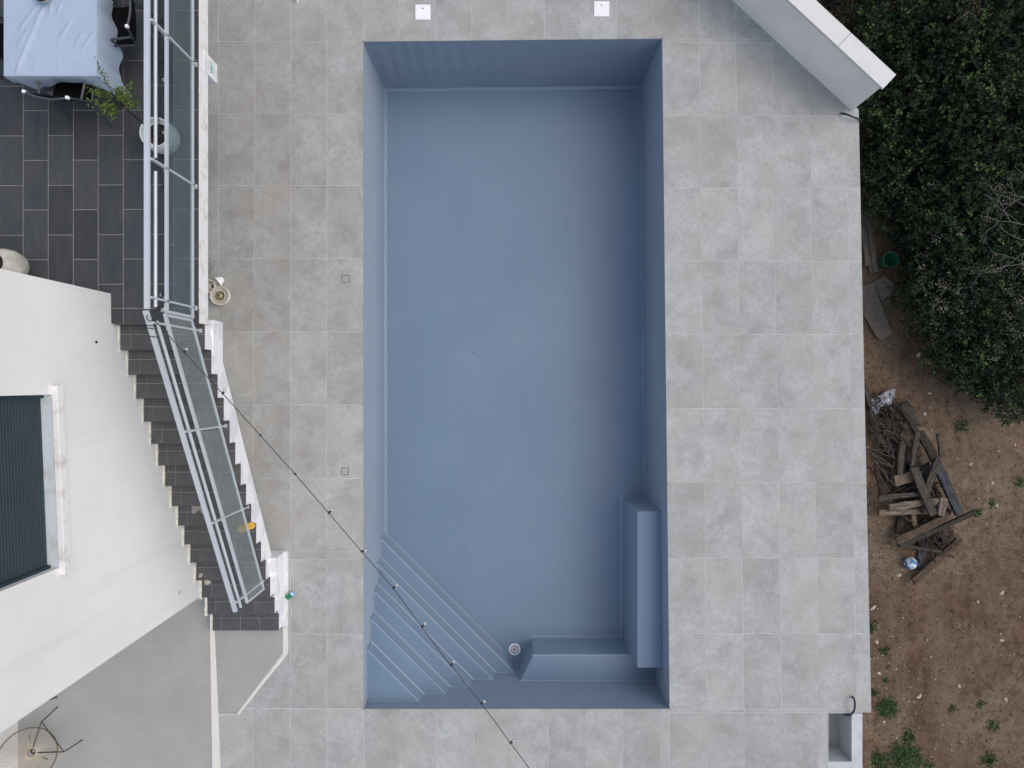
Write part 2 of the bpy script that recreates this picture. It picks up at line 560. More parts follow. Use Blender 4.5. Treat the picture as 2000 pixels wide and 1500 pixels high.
# ------------------------------------------------------------------ ground
def ground():
    xs = sorted(set([-150, -80, -40, -20, -12, -11, 3, 5.0, 5.45, 5.55] + list(np.arange(5.6, 10.6, 0.06)) + [11, 12, 14, 18, 25, 40, 80, 150]))
    ys = sorted(set([-150, -80, -40, -20, -14, -11, -9] + list(np.arange(-7.6, 8.6, 0.07)) + [9.5, 11, 14, 20, 40, 80, 150]))
    vs = []
    for y in ys:
        for x in xs:
            inside = -11 <= x < 5.52 and -11 <= y <= 14
            if inside:
                z = -3.0
            else:
                z = -1.5
                if 5.52 <= x <= 14 and -12 < y < 12:
                    z += 0.07 * noise.noise((x * 0.6, y * 0.6, 0)) + 0.04 * noise.noise((x * 2.1, y * 2.1, 3)) + 0.022 * noise.noise((x * 6, y * 6, 7)) + 0.012 * noise.noise((x * 14, y * 14, 9))
            vs.append((x, y, z))
    nx = len(xs)
    fs = [(j * nx + i, j * nx + i + 1, (j + 1) * nx + i + 1, (j + 1) * nx + i) for j in range(len(ys) - 1) for i in range(nx - 1)]
    o = MB().add(vs, fs).build('ground', M['soil'], smooth=True)
    tag(o, 'bare brown stony earth beside the raised deck', None, None, 'structure')
ground()

def gz(x, y):
    return -1.5 + 0.07 * noise.noise((x * 0.6, y * 0.6, 0)) + 0.04 * noise.noise((x * 2.1, y * 2.1, 3)) + 0.022 * noise.noise((x * 6, y * 6, 7))

def chips():
    mb = MB()
    rs = random.Random(3)
    k = 0
    while k < 11000:
        px = rs.uniform(1680, 2080); py = rs.uniform(620, 1560)
        near = math.exp(-((px - 1730) / 60) ** 2)
        if rs.random() > 0.35 + 0.65 * near:
            continue
        p = at(px, py, -1.5)
        if p.x < 5.75:
            continue
        k += 1
        sz = 0.0045 + 0.015 * rs.random() ** 3.5
        p.z = gz(p.x, p.y) + sz * 0.25
        a = rs.uniform(0, 6.28)
        l = sz * rs.uniform(0.8, 1.9)
        d = Vector((math.cos(a), math.sin(a), 0)); e = Vector((-d.y, d.x, 0))
        up = Vector((0, 0, sz * rs.uniform(0.5, 1.0)))
        mb.add([p + d * l, p + e * sz, p - d * l * rs.uniform(0.7, 1), p - e * sz * rs.uniform(0.7, 1), p + up + d * sz * 0.3, p + up - d * sz * 0.4],
               [(0, 1, 4), (1, 5, 4), (1, 2, 5), (2, 3, 5), (3, 4, 5), (3, 0, 4)])
    o = mb.build('gravel', M['chips'])
    tag(o, 'small loose stones and clods strewn over the brown earth', None, None, 'stuff')
chips()

# ------------------------------------------------------------------ pool deck
deck = empty('pool_deck', (0, 0, 0), 'pale grey stone-look tiled deck around the empty pool', None, None, 'structure')
WALL_A, WALL_B = P2(1430, 0), P2(1663, 217)      # inner foot of the parapet, at deck level
wd = (WALL_B - WALL_A).normalized()
wn_ = Vector((-wd.y, wd.x))                       # points away from the deck (up right)
WALL_FAR = WALL_A - wd * 3.0

def dpoly(pts):
    return [P2(*p) for p in pts]

# slab beneath the tiles (its top is the grout)
ZS = -0.0025
def slab(pts, z0=-0.35, z1=ZS, m=None, cl=False):
    p = dpoly(pts)
    if cl:
        p = clip(p, WALL_B + wn_ * 0.10, WALL_FAR + wn_ * 0.10)
    MB().prism(p, z0, z1).build('deck_slab', m or M['grout'], deck)
slab([(-120, -330), (706, -330), (706, 1700), (-120, 1700)])
slab([(706.05, -330), (1296.5, -330), (1296.5, 72.0), (706.05, 78.0)])
slab([(706.05, 1388), (1311.5, 1388), (1311.5, 1700), (706.05, 1700)])
slab([(1900, -330), (1672, 0), (1677, 205), (1701.2, 1391), (1311.55, 1391), (1311.2, 1384.4), (1296.55, 75.6), (1296.55, -330)], cl=True)
slab([(1311.55, 1391.05), (1616, 1391.05), (1616, 1700), (1311.55, 1700)])
# retaining wall below the right edge of the deck
mb = MB()
mb.prism(clip([Vector(v) for v in (P2(1640, 1391), P2(1700.6, 1391), P2(1671, -330), P2(1640, -330))], WALL_B + wn_ * 0.10, WALL_FAR + wn_ * 0.10), -1.75, -0.352)
mb.build('retaining_wall', M['concrete'], deck)

def inter(xt, xb, y):
    return xt + (xb - xt) * (y - 82) / (1384 - 82)

LX = [(356, 350), (427, 428), (498, 493), (568, 567), (638, 638), (709.5, 710.5)]
LY = [-202, -60, 81, 222, 362, 505, 648, 790, 934, 1078, 1092, 1238, 1384]
house_x = -5.04
for r_ in range(len(LY) - 1):
    y0, y1 = LY[r_], LY[r_ + 1]
    for c_ in range(len(LX) - 1):
        if y1 > 1239 and c_ < 3:
            continue
        (a, b), (c, d) = LX[c_], LX[c_ + 1]
        q = dpoly([(inter(a, b, y0), y0), (inter(c, d, y0), y0 + 0.4), (inter(c, d, y1), y1 + 0.4), (inter(a, b, y1), y1)])
        q = clip(q, (house_x, 5), (house_x, -5))          # right of the house wall
        q = [Vector(v) for v in q]
        if len(q) < 3:
            q = []
        if y0 >= 1078 and q:
            q = clip(q, P2(563, 0), P2(563, 1500))
        if len(q) >= 3:
            tile(q, 0.0, 0.012, M['deck_tile'], deck, 'deck_tile')
tile(dpoly([(563, 1238), (567, 1238), (567, 1384), (494, 1384), (494, 1360), (563, 1277)]), 0, 0.012, M['deck_tile'], deck, 'deck_tile')
tile(dpoly([(494, 1361), (494, 1384), (474, 1384)]), 0, 0.012, M['deck_tile'], deck, 'deck_tile')
# strip above the pool
tx = [709.5, 779, 850, 921.6, 992, 1063, 1135, 1205, 1276, 1293]
edge_y = lambda x: 81.5 + (75.5 - 81.5) * (x - 709.5) / (1293 - 709.5)
for i in range(len(tx) - 1):
    a, b = tx[i], tx[i + 1]
    tile(dpoly([(a, -60), (b, -60), (b, edge_y(b)), (a, edge_y(a))]), 0, 0.012, M['deck_tile'], deck, 'deck_tile')
    tile(dpoly([(a, -202), (b, -202), (b, -60), (a, -60)]), 0, 0.012, M['deck_tile'], deck, 'deck_tile')
# right field
RX = [(1293, 1307.5), (1366, 1381), (1437, 1454), (1508, 1527), (1579, 1600), (1650, 1674), (1674.4, 1702)]
RY = [-202, -66, 75.5, 83, 226, 367, 510, 653, 798, 942, 1090, 1238, 1385, 1392]
for r_ in range(len(RY) - 1):
    y0, y1 = RY[r_], RY[r_ + 1]
    for c_ in range(len(RX) - 1):
        (a, b), (c, d) = RX[c_], RX[c_ + 1]
        q = dpoly([(inter(a, b, y0), y0), (inter(c, d, y0), y0), (inter(c, d, y1), y1), (inter(a, b, y1), y1)])
        q = clip(q, WALL_B + wn_ * 0.10, WALL_FAR + wn_ * 0.10)
        if len(q) >= 3:
            tile(q, 0, 0.012, M['deck_tile'], deck, 'deck_tile')
# strip below the pool
bx = [429, 494, 566, 638, 710.5, 781, 853, 926, 998, 1071, 1146, 1217, 1290, 1307.5, 1381, 1454, 1527, 1599, 1616]
for i in range(len(bx) - 1):
    a, b = bx[i], bx[i + 1]
    y0 = 1392 if a > 1300 else 1384.5
    p0 = [(a, y0), (b, y0), (b + 0.5, 1532), (a + 0.5, 1532)]
    if i == 0:
        p0 = [(426.5, 1396), (467, 1396), (474, 1384.5), (494, 1384.5), (494.5, 1532), (432, 1532)]
    tile(dpoly(p0), 0, 0.012, M['deck_tile'], deck, 'deck_tile')
    tile(dpoly([(a + (3.5 if i == 0 else 0.5), 1532), (b + 0.5, 1532), (b + 1, 1690), (a + (10 if i == 0 else 1), 1690)]), 0, 0.012, M['deck_tile'], deck, 'deck_tile')

# grey screed patio below the house and the landing at the foot of the stairs
MB().prism(dpoly([(-119, 1140), (409.5, 1140), (409.5, 1232), (417.5, 1690), (-119, 1690)]), ZS - 0.01, -0.0005).build('patio_floor', M['patio'], deck)
MB().prism(dpoly([(419.4, 1225), (552, 1225), (552, 1276), (463.5, 1392), (463.5, 1395), (426.6, 1395)]), ZS - 0.01, -0.0005).build('stair_landing', M['patio'], deck)
mb = MB()
mb.prism(dpoly([(410, 1225), (419, 1225), (438, 1690), (418, 1690)]), ZS, 0.006, 0.002)
mb.prism(dpoly([(552.5, 1225), (560, 1225), (560, 1276), (552.5, 1276.5)]), ZS, 0.006, 0.002)
mb.prism(dpoly([(554.5, 1276.8), (560, 1276.4), (467.5, 1395.5), (464, 1393)]), ZS, 0.006, 0.002)
mb.build('cream_edging', M['cream'], deck)

# ------------------------------------------------------------------ the empty pool
pool = empty('swimming_pool', (0, 0, -1.82), 'empty rectangular pool lined in blue grey with corner steps and bench', 'pool')
D = -1.82
TL, TR, BR, BL = P2(709.5, 81.5), P2(1293, 75.5), P2(1307.5, 1384.5), P2(710.5, 1384.5)
corners = [BL, BR, TR, TL]
def offset(p, d):
    return inset([Vector(q) for q in p], d)
# walls with a small cove at the floor, slightly battered
mb = MB()
prof = [(-0.03, -0.012), (0.0, -0.014), (0.006, -0.9), (0.010, D + 0.044), (0.019, D + 0.018), (0.036, D + 0.006), (0.056, D + 0.002)]
rings = []
NS = 130
for (o_, z_) in prof:
    cs = offset(corners, o_) if o_ != 0 else corners
    ring = []
    for i in range(4):
        a, b = cs[i], cs[(i + 1) % 4]
        for k in range(NS):
            q = a + (b - a) * (k / NS)
            ring.append(Vector((q.x, q.y, z_)))
    rings.append(ring)
n = 4 * NS
vs = [v for r_ in rings for v in r_]
# slack folds in the liner of the far wall
for i, v in enumerate(vs):
    k = i // n
    if k in (2,) and v.y > 5.3:
        v.y += 0.010 * (math.sin(v.x * 26) - 1) * max(0, min(1, (1.0 - v.x) / 3))
fs = [(k * n + i, k * n + (i + 1) % n, (k + 1) * n + (i + 1) % n, (k + 1) * n + i) for k in range(len(rings) - 1) for i in range(n)]
mb.add(vs, fs)
mb.build('pool_walls', M['liner'], pool, smooth='auto')
fl = offset(corners, 0.046)
mb = MB()
N1, N2 = 20, 40
for j in range(N2 + 1):
    for i in range(N1 + 1):
        u, v = i / N1, j / N2
        q = (fl[0] * (1 - u) + fl[1] * u) * (1 - v) + (fl[3] * (1 - u) + fl[2] * u) * v
        mb.v.append(Vector((q.x, q.y, D + 0.0045 * noise.noise((q.x * 0.8, q.y * 0.5, 0)))))
mb.f = [(j * (N1 + 1) + i, j * (N1 + 1) + i + 1, (j + 1) * (N1 + 1) + i + 1, (j + 1) * (N1 + 1) + i) for j in range(N2) for i in range(N1)]
mb.build('pool_floor', M['liner'], pool, smooth=True)
# welded seam strip along the cove
mb = MB()
o1 = offset(corners, 0.058); o2 = offset(corners, 0.076)
for i in range(4):
    j = (i + 1) % 4
    if i == 0 or i == 1:
        continue
    mb.quad((o1[i].x, o1[i].y, D + 0.007), (o1[j].x, o1[j].y, D + 0.007), (o2[j].x, o2[j].y, D + 0.007), (o2[i].x, o2[i].y, D + 0.007))
mb.build('weld_seam', M['weld'], pool)
# pool-wall outer body, so the basin is not paper thin
mb = MB()
oc = offset(corners, -0.035); oo = offset(corners, -0.22)
for i in range(4):
    j = (i + 1) % 4
    mb.prism([oc[i], oc[j], oo[j], oo[i]], D - 0.2, -0.36)
mb.prism(oo, D - 0.4, D - 0.21)
mb.build('basin_shell', M['concrete'], pool)

# corner steps: five triangular treads, riser lines at 45 degrees
cx, cy = BL.x + 0.008, BL.y + 0.008
legs = [0.90, 1.325, 1.72, 2.12, 2.51]
deps = [-0.25, -0.53, -0.825, -1.135, -1.45]
for k in range(5):
    lo = deps[k + 1] - 0.002 if k < 4 else D - 0.002
    g = legs[k]
    mb = MB()
    pr = [(0, 0.0), (0.0, 0.0)]
    d1 = (lo + 0.03)
    # nosing slightly rounded, riser, small cove at its foot
    rows = [(g - 0.030, deps[k]), (g - 0.010, deps[k] - 0.004), (g, deps[k] - 0.018), (g + 0.004, lo + 0.05), (g + 0.016, lo + 0.016), (g + 0.05, lo + 0.002)]
    vs = []
    for (l_, z_) in rows:
        vs += [(cx, cy + l_, z_), (cx + l_, cy, z_)]
    fs = [(2 * i, 2 * i + 1, 2 * i + 3, 2 * i + 2) for i in range(len(rows) - 1)]
    mb.add(vs, fs)
    mb.add([(cx, cy, deps[k]), (cx + g - 0.03, cy, deps[k]), (cx, cy + g - 0.03, deps[k])], [(0, 1, 2)])
    st = mb.build('pool_step', M['liner'], pool, smooth='auto')
    # welded nosing strip and wall seam of the tread
    mb = MB()
    for (la, lb) in ((g - 0.042, g - 0.012),):
        z_ = deps[k] + 0.003
        mb.quad((cx, cy + la, z_), (cx + la, cy, z_), (cx + lb, cy, z_), (cx, cy + lb, z_))
    g0 = legs[k - 1] if k else 0.0
    z_ = deps[k] + 0.004
    mb.quad((cx, cy + g0, z_), (cx + 0.014, cy + g0, z_), (cx + 0.014, cy + g - 0.05, z_), (cx, cy + g - 0.04, z_))
    mb.quad((cx + g0, cy, z_), (cx + g - 0.04, cy, z_), (cx + g - 0.05, cy + 0.014, z_), (cx + g0, cy + 0.014, z_))
    mb.build('weld_seam', M['weld'], st)

# low bench along the near wall and the higher lounging shelf along the right wall
yb = BR.y + 0.008
xr = lambda y: TR.x + (BR.x - TR.x) * (y - TR.y) / (BR.y - TR.y) - 0.008
ZB, ZC = -1.09, -0.45
mb = MB()
ybf = -4.87
def block(poly_top, z_top, z_bot, cove=0.03, rnd=0.012):
    p = [Vector(q) for q in poly_top]
    a = sum(p[i].x * p[(i + 1) % len(p)].y - p[(i + 1) % len(p)].x * p[i].y for i in range(len(p)))
    if a < 0: p.reverse()
    rr = [(rnd * 2, z_top), (rnd * .6, z_top - rnd * 0.3), (0.0, z_top - rnd * 1.5), (-0.008, z_bot + cove), (-0.02, z_bot + cove * 0.35), (-0.05, z_bot + 0.003)]
    vs = []
    for o_, z_ in rr:
        vs += [Vector((q.x, q.y, z_)) for q in inset(p, o_)]
    n_ = len(p)
    fs = [(k * n_ + (i + 1) % n_, k * n_ + i, (k + 1) * n_ + i, (k + 1) * n_ + (i + 1) % n_) for k in range(len(rr) - 1) for i in range(n_)]
    fs = [tuple(reversed(f)) for f in fs]
    fs = [tuple(reversed(f)) for f in fs]
    fs.append(tuple(range(n_)))
    return MB().add(vs, fs)
block([(0.12, yb - 0.05), (0.39, ybf), (xr(-4.87) + 0.05, ybf), (xr(-5.3) + 0.05, yb - 0.05)], ZB, D).build('pool_bench', M['liner'], pool, smooth='auto')
block([(2.145, -2.18), (2.145, -4.868), (xr(-4.87) + 0.05, -4.868), (xr(-2.2) + 0.05, -2.18)], ZC, D).build('lounging_shelf', M['liner'], pool, smooth='auto')
mb = MB()
mb.quad((0.36, ybf - 0.012, ZB + .003), (2.1, ybf - 0.012, ZB + .003), (2.1, ybf - 0.030, ZB + .003), (0.355, ybf - 0.030, ZB + .003))
mb.quad((0.14, yb + 0.002, ZB + .003), (xr(-5.3), yb + 0.002, ZB + .003), (xr(-5.3), yb + 0.018, ZB + .003), (0.145, yb + 0.018, ZB + .003))
mb.quad((0.36, ybf + 0.055, D + .006), (2.13, ybf + 0.055, D + .006), (2.13, ybf + 0.08, D + .006), (0.36, ybf + 0.08, D + .006))
mb.quad((2.065, ybf + 0.08, D + .0065), (2.09, ybf + 0.08, D + .0065), (2.09, -2.1, D + .0065), (2.065, -2.1, D + .0065))
mb.build('weld_seam', M['weld'], pool)

# drain grate
dc = at(1005, 1268, D)
drain = MB().lathe([(0.112, 0.0), (0.112, 0.006), (0.104, 0.012), (0.086, 0.012), (0.084, 0.004)], dc + Vector((0, 0, 0.005)), 40, caps=False).build('drain_cover', M['white_plastic'], pool)
mb = MB().lathe([(0.084, 0.002), (0.0001, 0.002)], dc + Vector((0, 0, 0.006)), 32)
mb.build('drain_opening', M['dark_plastic'], drain)
mb = MB()
for k in range(22):
    a = 2 * math.pi * k / 22
    d_ = Vector((math.cos(a), math.sin(a), 0))
    mb.beam(dc + d_ * 0.020 + Vector((0, 0, 0.013)), dc + d_ * 0.085 + Vector((0, 0, 0.013)), 0.006, 0.006)
for rr in (0.028, 0.058):
    mb.tube([dc + Vector((rr * math.cos(2 * math.pi * i / 28), rr * math.sin(2 * math.pi * i / 28), 0.014)) for i in range(29)], 0.0035, 4)
mb.build('grate_spokes', M['white_plastic'], drain)
for k in range(16):
    pass

lf_ = at(925, 690, D + 0.008)
o = MB().quad(lf_ + Vector((-0.02, 0, 0.004)), lf_ + Vector((0, -0.009, 0)), lf_ + Vector((0.022, 0.004, 0.006)), lf_ + Vector((0, 0.011, 0.003))).build('dry_leaf', M['bark'], origin=lf_)
tag(o, 'tiny dark dry leaf lying on the middle of the pool floor', 'leaf')

# ------------------------------------------------------------------ lids in the deck
for (px, py, lab) in ((826, 24, 'white square skimmer lid left of centre above the pool'), (1175, 17.5, 'white square skimmer lid right of centre above the pool')):
    c = at(px, py, 0)
    lid = empty('skimmer_lid', c, lab, 'lid', 'white skimmer lids in the deck')
    MB().box(c.x - 0.125, c.x + 0.125, c.y - 0.125, c.y + 0.125, 0.001, 0.009, 0.003).build('lid_frame', M['white_plastic'], lid)
    MB().lathe([(0.112, 0.0085), (0.108, 0.0125), (0.0001, 0.0130)], (c.x, c.y, 0), 40).build('lid_disc', M['white_plastic'], lid, smooth='auto')
    MB().lathe([(0.012, 0.0131), (0.0115, 0.0145), (0.0001, 0.0145)], (c.x, c.y + 0.058, 0), 14).build('finger_hole', M['dark_plastic'], lid)
for (px, py, lab) in ((675, 544.5, 'small square flush lid in the left deck, nearer the two lids'), (674, 920.5, 'small square flush lid in the left deck, nearer the steps')):
    c = at(px, py, 0)
    lid = empty('inlet_lid', c, 'small square flush lid in the deck level with the ' + ('lamp parts by the terrace' if py < 700 else 'stair glass railing'), 'lid', 'small flush lids in the left deck')
    MB().box(c.x - 0.062, c.x + 0.062, c.y - 0.062, c.y + 0.062, 0.0005, 0.0025).build('lid_gap', simple('grey_rubber_gap', (0.10, 0.10, 0.10), 0.8), lid)
    MB().box(c.x - 0.052, c.x + 0.052, c.y - 0.052, c.y + 0.052, 0.0026, 0.0045, 0.0006).build('lid_plate', M['deck_tile'], lid)

# ------------------------------------------------------------------ parapet wall top right
wall = empty('parapet_wall', (WALL_B.x, WALL_B.y, 0), 'grey rendered parapet wall with white coping at the upper right corner', 'wall')
A = WALL_A - wd * 2.6
Bq = WALL_B
MB().prism([A, Bq, Bq + wn_ * 0.24, A + wn_ * 0.24], -1.9, 0.965).build('wall_body', M['grey_render'], wall)
L_ = (Bq - A).length
joints = [0.0, 1.25, L_ - 0.715 - 1.25, L_ - 0.715, L_ + 0.03]
joints = [0.0, (L_ - 0.90) / 3, 2 * (L_ - 0.90) / 3, L_ - 0.90, L_ + 0.035]
for i in range(4):
    a0, a1 = joints[i] + 0.003, joints[i + 1] - 0.003
    q = [A + wd * a0 - wn_ * 0.035, A + wd * a1 - wn_ * 0.035, A + wd * a1 + wn_ * 0.255, A + wd * a0 + wn_ * 0.255]
    MB().prism(q, 0.966, 1.006, 0.004).build('coping_stone', M['coping'], wall)

# concrete pit lower right
pit = empty('concrete_pit', at(1641, 1440, -0.5), 'open rectangular concrete pit in the lower right deck corner', 'pit')
x0, x1, y0, y1 = at(1618, 0).x, at(1663.5, 0).x, at(0, 1488).y, at(0, 1394).y
mb = MB()
mb.box(x0 - 0.012, x0, y0 - 0.0, y1, -0.60, -0.001)
mb.box(x1, at(1684.5, 0).x, at(0, 1760).y, y1, -1.7, -0.001)
mb.box(x0 - 0.012, x1, at(0, 1760).y, y0, -0.60, -0.001)
mb.box(x0 - 0.012, at(1684.5, 0).x, y1, y1 + 0.012, -1.7, -0.014)
mb.build('pit_wall', M['pale_concrete'], pit)
MB().box(x0, x1, y0, y1, -0.62, -0.52).build('pit_floor', M['concrete'], pit)
mb = MB()
for k in range(30):
    q = Vector((x0 + 0.12 + random.gauss(0, 0.035), y0 + 0.26 + random.gauss(0, 0.03), -0.515))
    mb.lathe([(0.0001, -0.01), (0.018, 0), (0.0001, 0.015)], q, 5)
o = mb.build('dirt_heap', M['potting_soil'], origin=(x0 + 0.12, y0 + 0.26, -0.52)); tag(o, 'little heap of dark dirt on the floor of the concrete pit', 'dirt')
def hose(name, pts, label):
    # Catmull style smoothing
    q = [Vector(p) for p in pts]
    out = []
    for i in range(len(q) - 1):
        p0, p1, p2, p3 = q[max(0, i - 1)], q[i], q[i + 1], q[min(len(q) - 1, i + 2)]
        for k in range(6):
            t_ = k / 6
            out.append(0.5 * ((2 * p1) + (p2 - p0) * t_ + (2 * p0 - 5 * p1 + 4 * p2 - p3) * t_ ** 2 + (-p0 + 3 * p1 - 3 * p2 + p3) * t_ ** 3))
    out.append(q[-1])
    o = MB().tube(out, 0.017, 8).build(name, M['hose'], smooth=True, origin=q[0])
    tag(o, label, 'conduit')
hose('cable_conduit', [at(1643, 221, 0.015), at(1655, 224, 0.10), at(1668, 229, 0.10), at(1679, 234, 0.05), at(1681, 240, -0.15), at(1679, 244, -0.5)], 'short black conduit poking over the deck edge below the parapet wall')
hose('cable_conduit', [at(1665, 1361, -0.005), at(1668.5, 1366, 0.10), at(1670, 1378, 0.16), at(1667, 1390, 0.10), at(1660, 1396, 0.0), at(1648, 1395, -0.2)], 'dark conduit curving from the deck into the concrete pit')

# ------------------------------------------------------------------ house
hA, hB = Vector((-5.112, 1.152)), Vector((-4.925, -3.36))
hd = (hB - hA).normalized(); hn = Vector((-hd.y, hd.x))       # hn points to the right, towards the pool
house = empty('house', (hA.x, hA.y, 0), 'white rendered house with a dark roller shutter beside the stairs', 'house')
def hp(s_, off, z):
    q = hA + hd * s_ + hn * off
    return Vector((q.x, q.y, z))
Lh = (hB - hA).length
HT = 6.3
# wall body with the window opening (opening is a recess)
sy0, sy1 = 1.27, 3.175           # opening along the wall
wz0, wz1 = 3.93, 5.45
mb = MB()
for (a, b, z0, z1) in ((0, sy0, 0, HT), (sy1, Lh, 0, HT), (sy0, sy1, 0, wz0 - 0.02), (sy0, sy1, wz1, HT)):
    q = [hA + hd * a, hA + hd * b, hA + hd * b - hn * 0.3, hA + hd * a - hn * 0.3]
    mb.prism(q, z0, z1)
q0, q1 = hA - hn * 0.301, hB - hn * 0.301
mb.prism([hA - hn * 0.301, hA - hn * 5.5, hA - hn * 5.5 + hd * 0.3, hA - hn * 0.301 + hd * 0.3], 0, HT)
mb.prism([hB - hn * 0.301, hB - hn * 5.5, hB - hn * 5.5 - hd * 0.3, hB - hn * 0.301 - hd * 0.3], 0, HT)
mb.build('wall', M['render'], house)
MB().prism([hA + hn * 0.03 - hd * 0.05, hB + hn * 0.03 + hd * 0.05, hB - hn * 5.6 + hd * 0.05, hA - hn * 5.6 - hd * 0.05], HT + 0.001, HT + 0.2).build('roof', M['concrete'], house)
# recessed ground floor wing on the patio
MB().box(-9.9, -8.16, -9.2, -3.75, -0.002, 2.6).build('side_wing', M['render'], house)
win = MB()
win.prism([hA + hd * (sy0 + .001) - hn * 0.16, hA + hd * (sy1 - .001) - hn * 0.16, hA + hd * (sy1 - .001) - hn * 0.24, hA + hd * (sy0 + .001) - hn * 0.24], wz0, wz1)
window = win.build('window', M['shutter'], house)
zz = wz0 + 0.03
while zz < wz1 - 0.02:
    a, b = hp(sy0 + 0.035, -0.125, zz), hp(sy1 - 0.035, -0.125, zz)
    m_ = MB()
    prof_ = [(0.0, -0.021), (0.010, -0.014), (0.013, 0.0), (0.010, 0.014), (0.0, 0.021), (-0.008, 0.021), (-0.008, -0.021)]
    vs = []
    for p in (a, b):
        for (o_, z_) in prof_:
            vs.append(p + Vector((hn.x * o_, hn.y * o_, z_)))
    k_ = len(prof_)
    m_.add(vs, [(i, (i + 1) % k_, (i + 1) % k_ + k_, i + k_) for i in range(k_)] + [tuple(range(k_)), tuple(reversed(range(k_, 2 * k_)))])
    m_.build('shutter_slat', M['shutter'], window)
    zz += 0.046
for s_ in (sy0 + 0.018, sy1 - 0.018):
    m_ = MB().beam(hp(s_, -0.11, wz0), hp(s_, -0.11, wz1), 0.034, 0.05, up=(hn.x, hn.y, 0))
    m_.build('shutter_guide', M['shutter'], window)
m_ = MB()
m_.prism([hA + hd * (sy0 + .002) - hn * 0.158, hA + hd * (sy0 + .002) - hn * 0.001, hA + hd * (sy1 - .002) - hn * 0.001, hA + hd * (sy1 - .002) - hn * 0.158], wz0 - 0.019, wz0 - 0.002)
m_.build('inner_sill', M['sill'], window)
m_ = MB()
m_.prism([hA + hd * (sy0 - 0.10) + hn * 0.001, hA + hd * (sy0 - 0.10) + hn * 0.065, hA + hd * (sy1 + 0.08) + hn * 0.065, hA + hd * (sy1 + 0.08) + hn * 0.001], wz0 - 0.105, wz0 + 0.004, 0.004)
m_.build('window_sill', M['slab_paint'], window)
# cove-light plaster line of the stair side: small dark fittings on the wall
def fitting(px, py, off, z, sx, label):
    pass
# wall-mounted little outlets
s1 = (at(332, 1155, 1.0).y - hA.y) / hd.y
m_ = MB(); c = hp(4.25, 0.012, 0.99)
m_.prism([hA + hd * 4.22 + hn * 0.001, hA + hd * 4.22 + hn * 0.012, hA + hd * 4.27 + hn * 0.012, hA + hd * 4.27 + hn * 0.001], 1.17, 1.26)
m_.build('wall_outlet', M['lamp_cream'], house)
m_ = MB(); m_.lathe([(0.018, 0), (0.015, 0.012), (0.0001, 0.012)], hp(0.64, 0.0, 3.05), 10, axis=(hn.x, hn.y, 0)); m_.build('pipe_hole', M['black_metal'], house)

# ------------------------------------------------------------------ terrace
ZT = 2.7
XE = -3.985
terr = empty('terrace', (-5, 3, ZT), 'upper terrace paved with dark slate tiles behind the glass railing', None, None, 'structure')
mb = MB()
mb.box(-9.2, XE, 1.154, 7.2, ZT - 0.26, ZT - 0.0025)
mb.box(-5.10, XE, 0.770, 1.1538, ZT - 0.26, ZT - 0.0025)
mb.build('terrace_slab', M['slate_grout'], terr)
mb = MB()
mb.box(XE + 0.001, XE + 0.008, 0.775, 7.2, ZT - 0.262, ZT - 0.004)
mb.build('slab_edge', M['slab_paint'], terr)
mb = MB(); mb.box(XE - 0.6, XE + 0.016, 4.045, 4.30, 2.165, ZT - 0.13)
mb.build('beam_end', M['plaster'], terr)
# smeared green paint on the beam end
m_ = MB()
for k in range(7):
    yy = 4.10 + 0.02 * k; zz = 2.36 + random.uniform(-0.03, 0.03)
    m_.quad((XE + 0.0165, yy, zz - 0.02 - 0.05 * random.random()), (XE + 0.0165, yy + 0.021, zz - 0.03), (XE + 0.0165, yy + 0.021, zz + 0.05 * random.random()), (XE + 0.0165, yy, zz + 0.02))
m_.build('paint_smear', simple('green_paint', (0.20, 0.52, 0.42), 0.6, 0.25, 60), terr)
mb = MB(); mb.box(XE - 0.7, XE + 0.010, 0.265, 0.850, 1.97, 2.28)
mb.build('landing_beam', M['plaster'], terr)
tcols = [-199, -150, -101, -53, -4, 45, 94, 143, 191.5, 240.5, 289.5, 339.5, 388.5]
for i in range(len(tcols) - 1):
    a, b = tcols[i], tcols[i + 1]
    off = 168 if i % 2 == 0 else 216
    off -= (b - 100) * 0.006
    ys_ = [off + 97.0 * k for k in range(-6, 6)]
    for k in range(len(ys_) - 1):
        y0, y1 = ys_[k], ys_[k + 1]
        lim = 573 if b <= 216 else 602
        if y0 >= lim - 3 or y1 < -230:
            continue
        y1 = min(y1, lim)
        segs = [(a, b)]
        if a < 216 < b and y1 > 573:
            tile([P2(a, y0, ZT), P2(b, y0, ZT), P2(b, y1, ZT), P2(216.5, y1, ZT), P2(216.5, 573, ZT), P2(a, 573, ZT)] if y0 < 570 else [P2(216.5, y0, ZT), P2(b, y0, ZT), P2(b, y1, ZT), P2(216.5, y1, ZT)], ZT, 0.012, M['slate'], terr, 'terrace_tile', 0.003, 0.0015)
            continue
        tile([P2(a, y0, ZT), P2(b, y0, ZT), P2(b, y1, ZT), P2(a, y1, ZT)], ZT, 0.012, M['slate'], terr, 'terrace_tile', 0.003, 0.0015)
for (a, b) in ((216.5, 240.5), (240.5, 339.5), (339.5, 389)):
    tile([P2(a, 602, ZT), P2(b, 602, ZT), P2(b, 632, ZT), P2(a, 632, ZT)], ZT, 0.012, M['slate'], terr, 'terrace_tile', 0.003, 0.0015)

# ------------------------------------------------------------------ stairs
NST = 16
TRD = 0.3182
Y0 = 0.768
RIS = ZT / NST
def sz(i): return ZT - RIS * i
def sl(y): return -5.09 + (Y0 - y) / 4.77 * 0.22       # left edge
def sr(y): return -3.995 + (Y0 - y) / 4.77 * 0.20      # right edge
stair = empty('staircase', (-4.4, Y0 - 2.4, 0), 'floating white staircase with dark slate treads along the house wall', 'stairs')
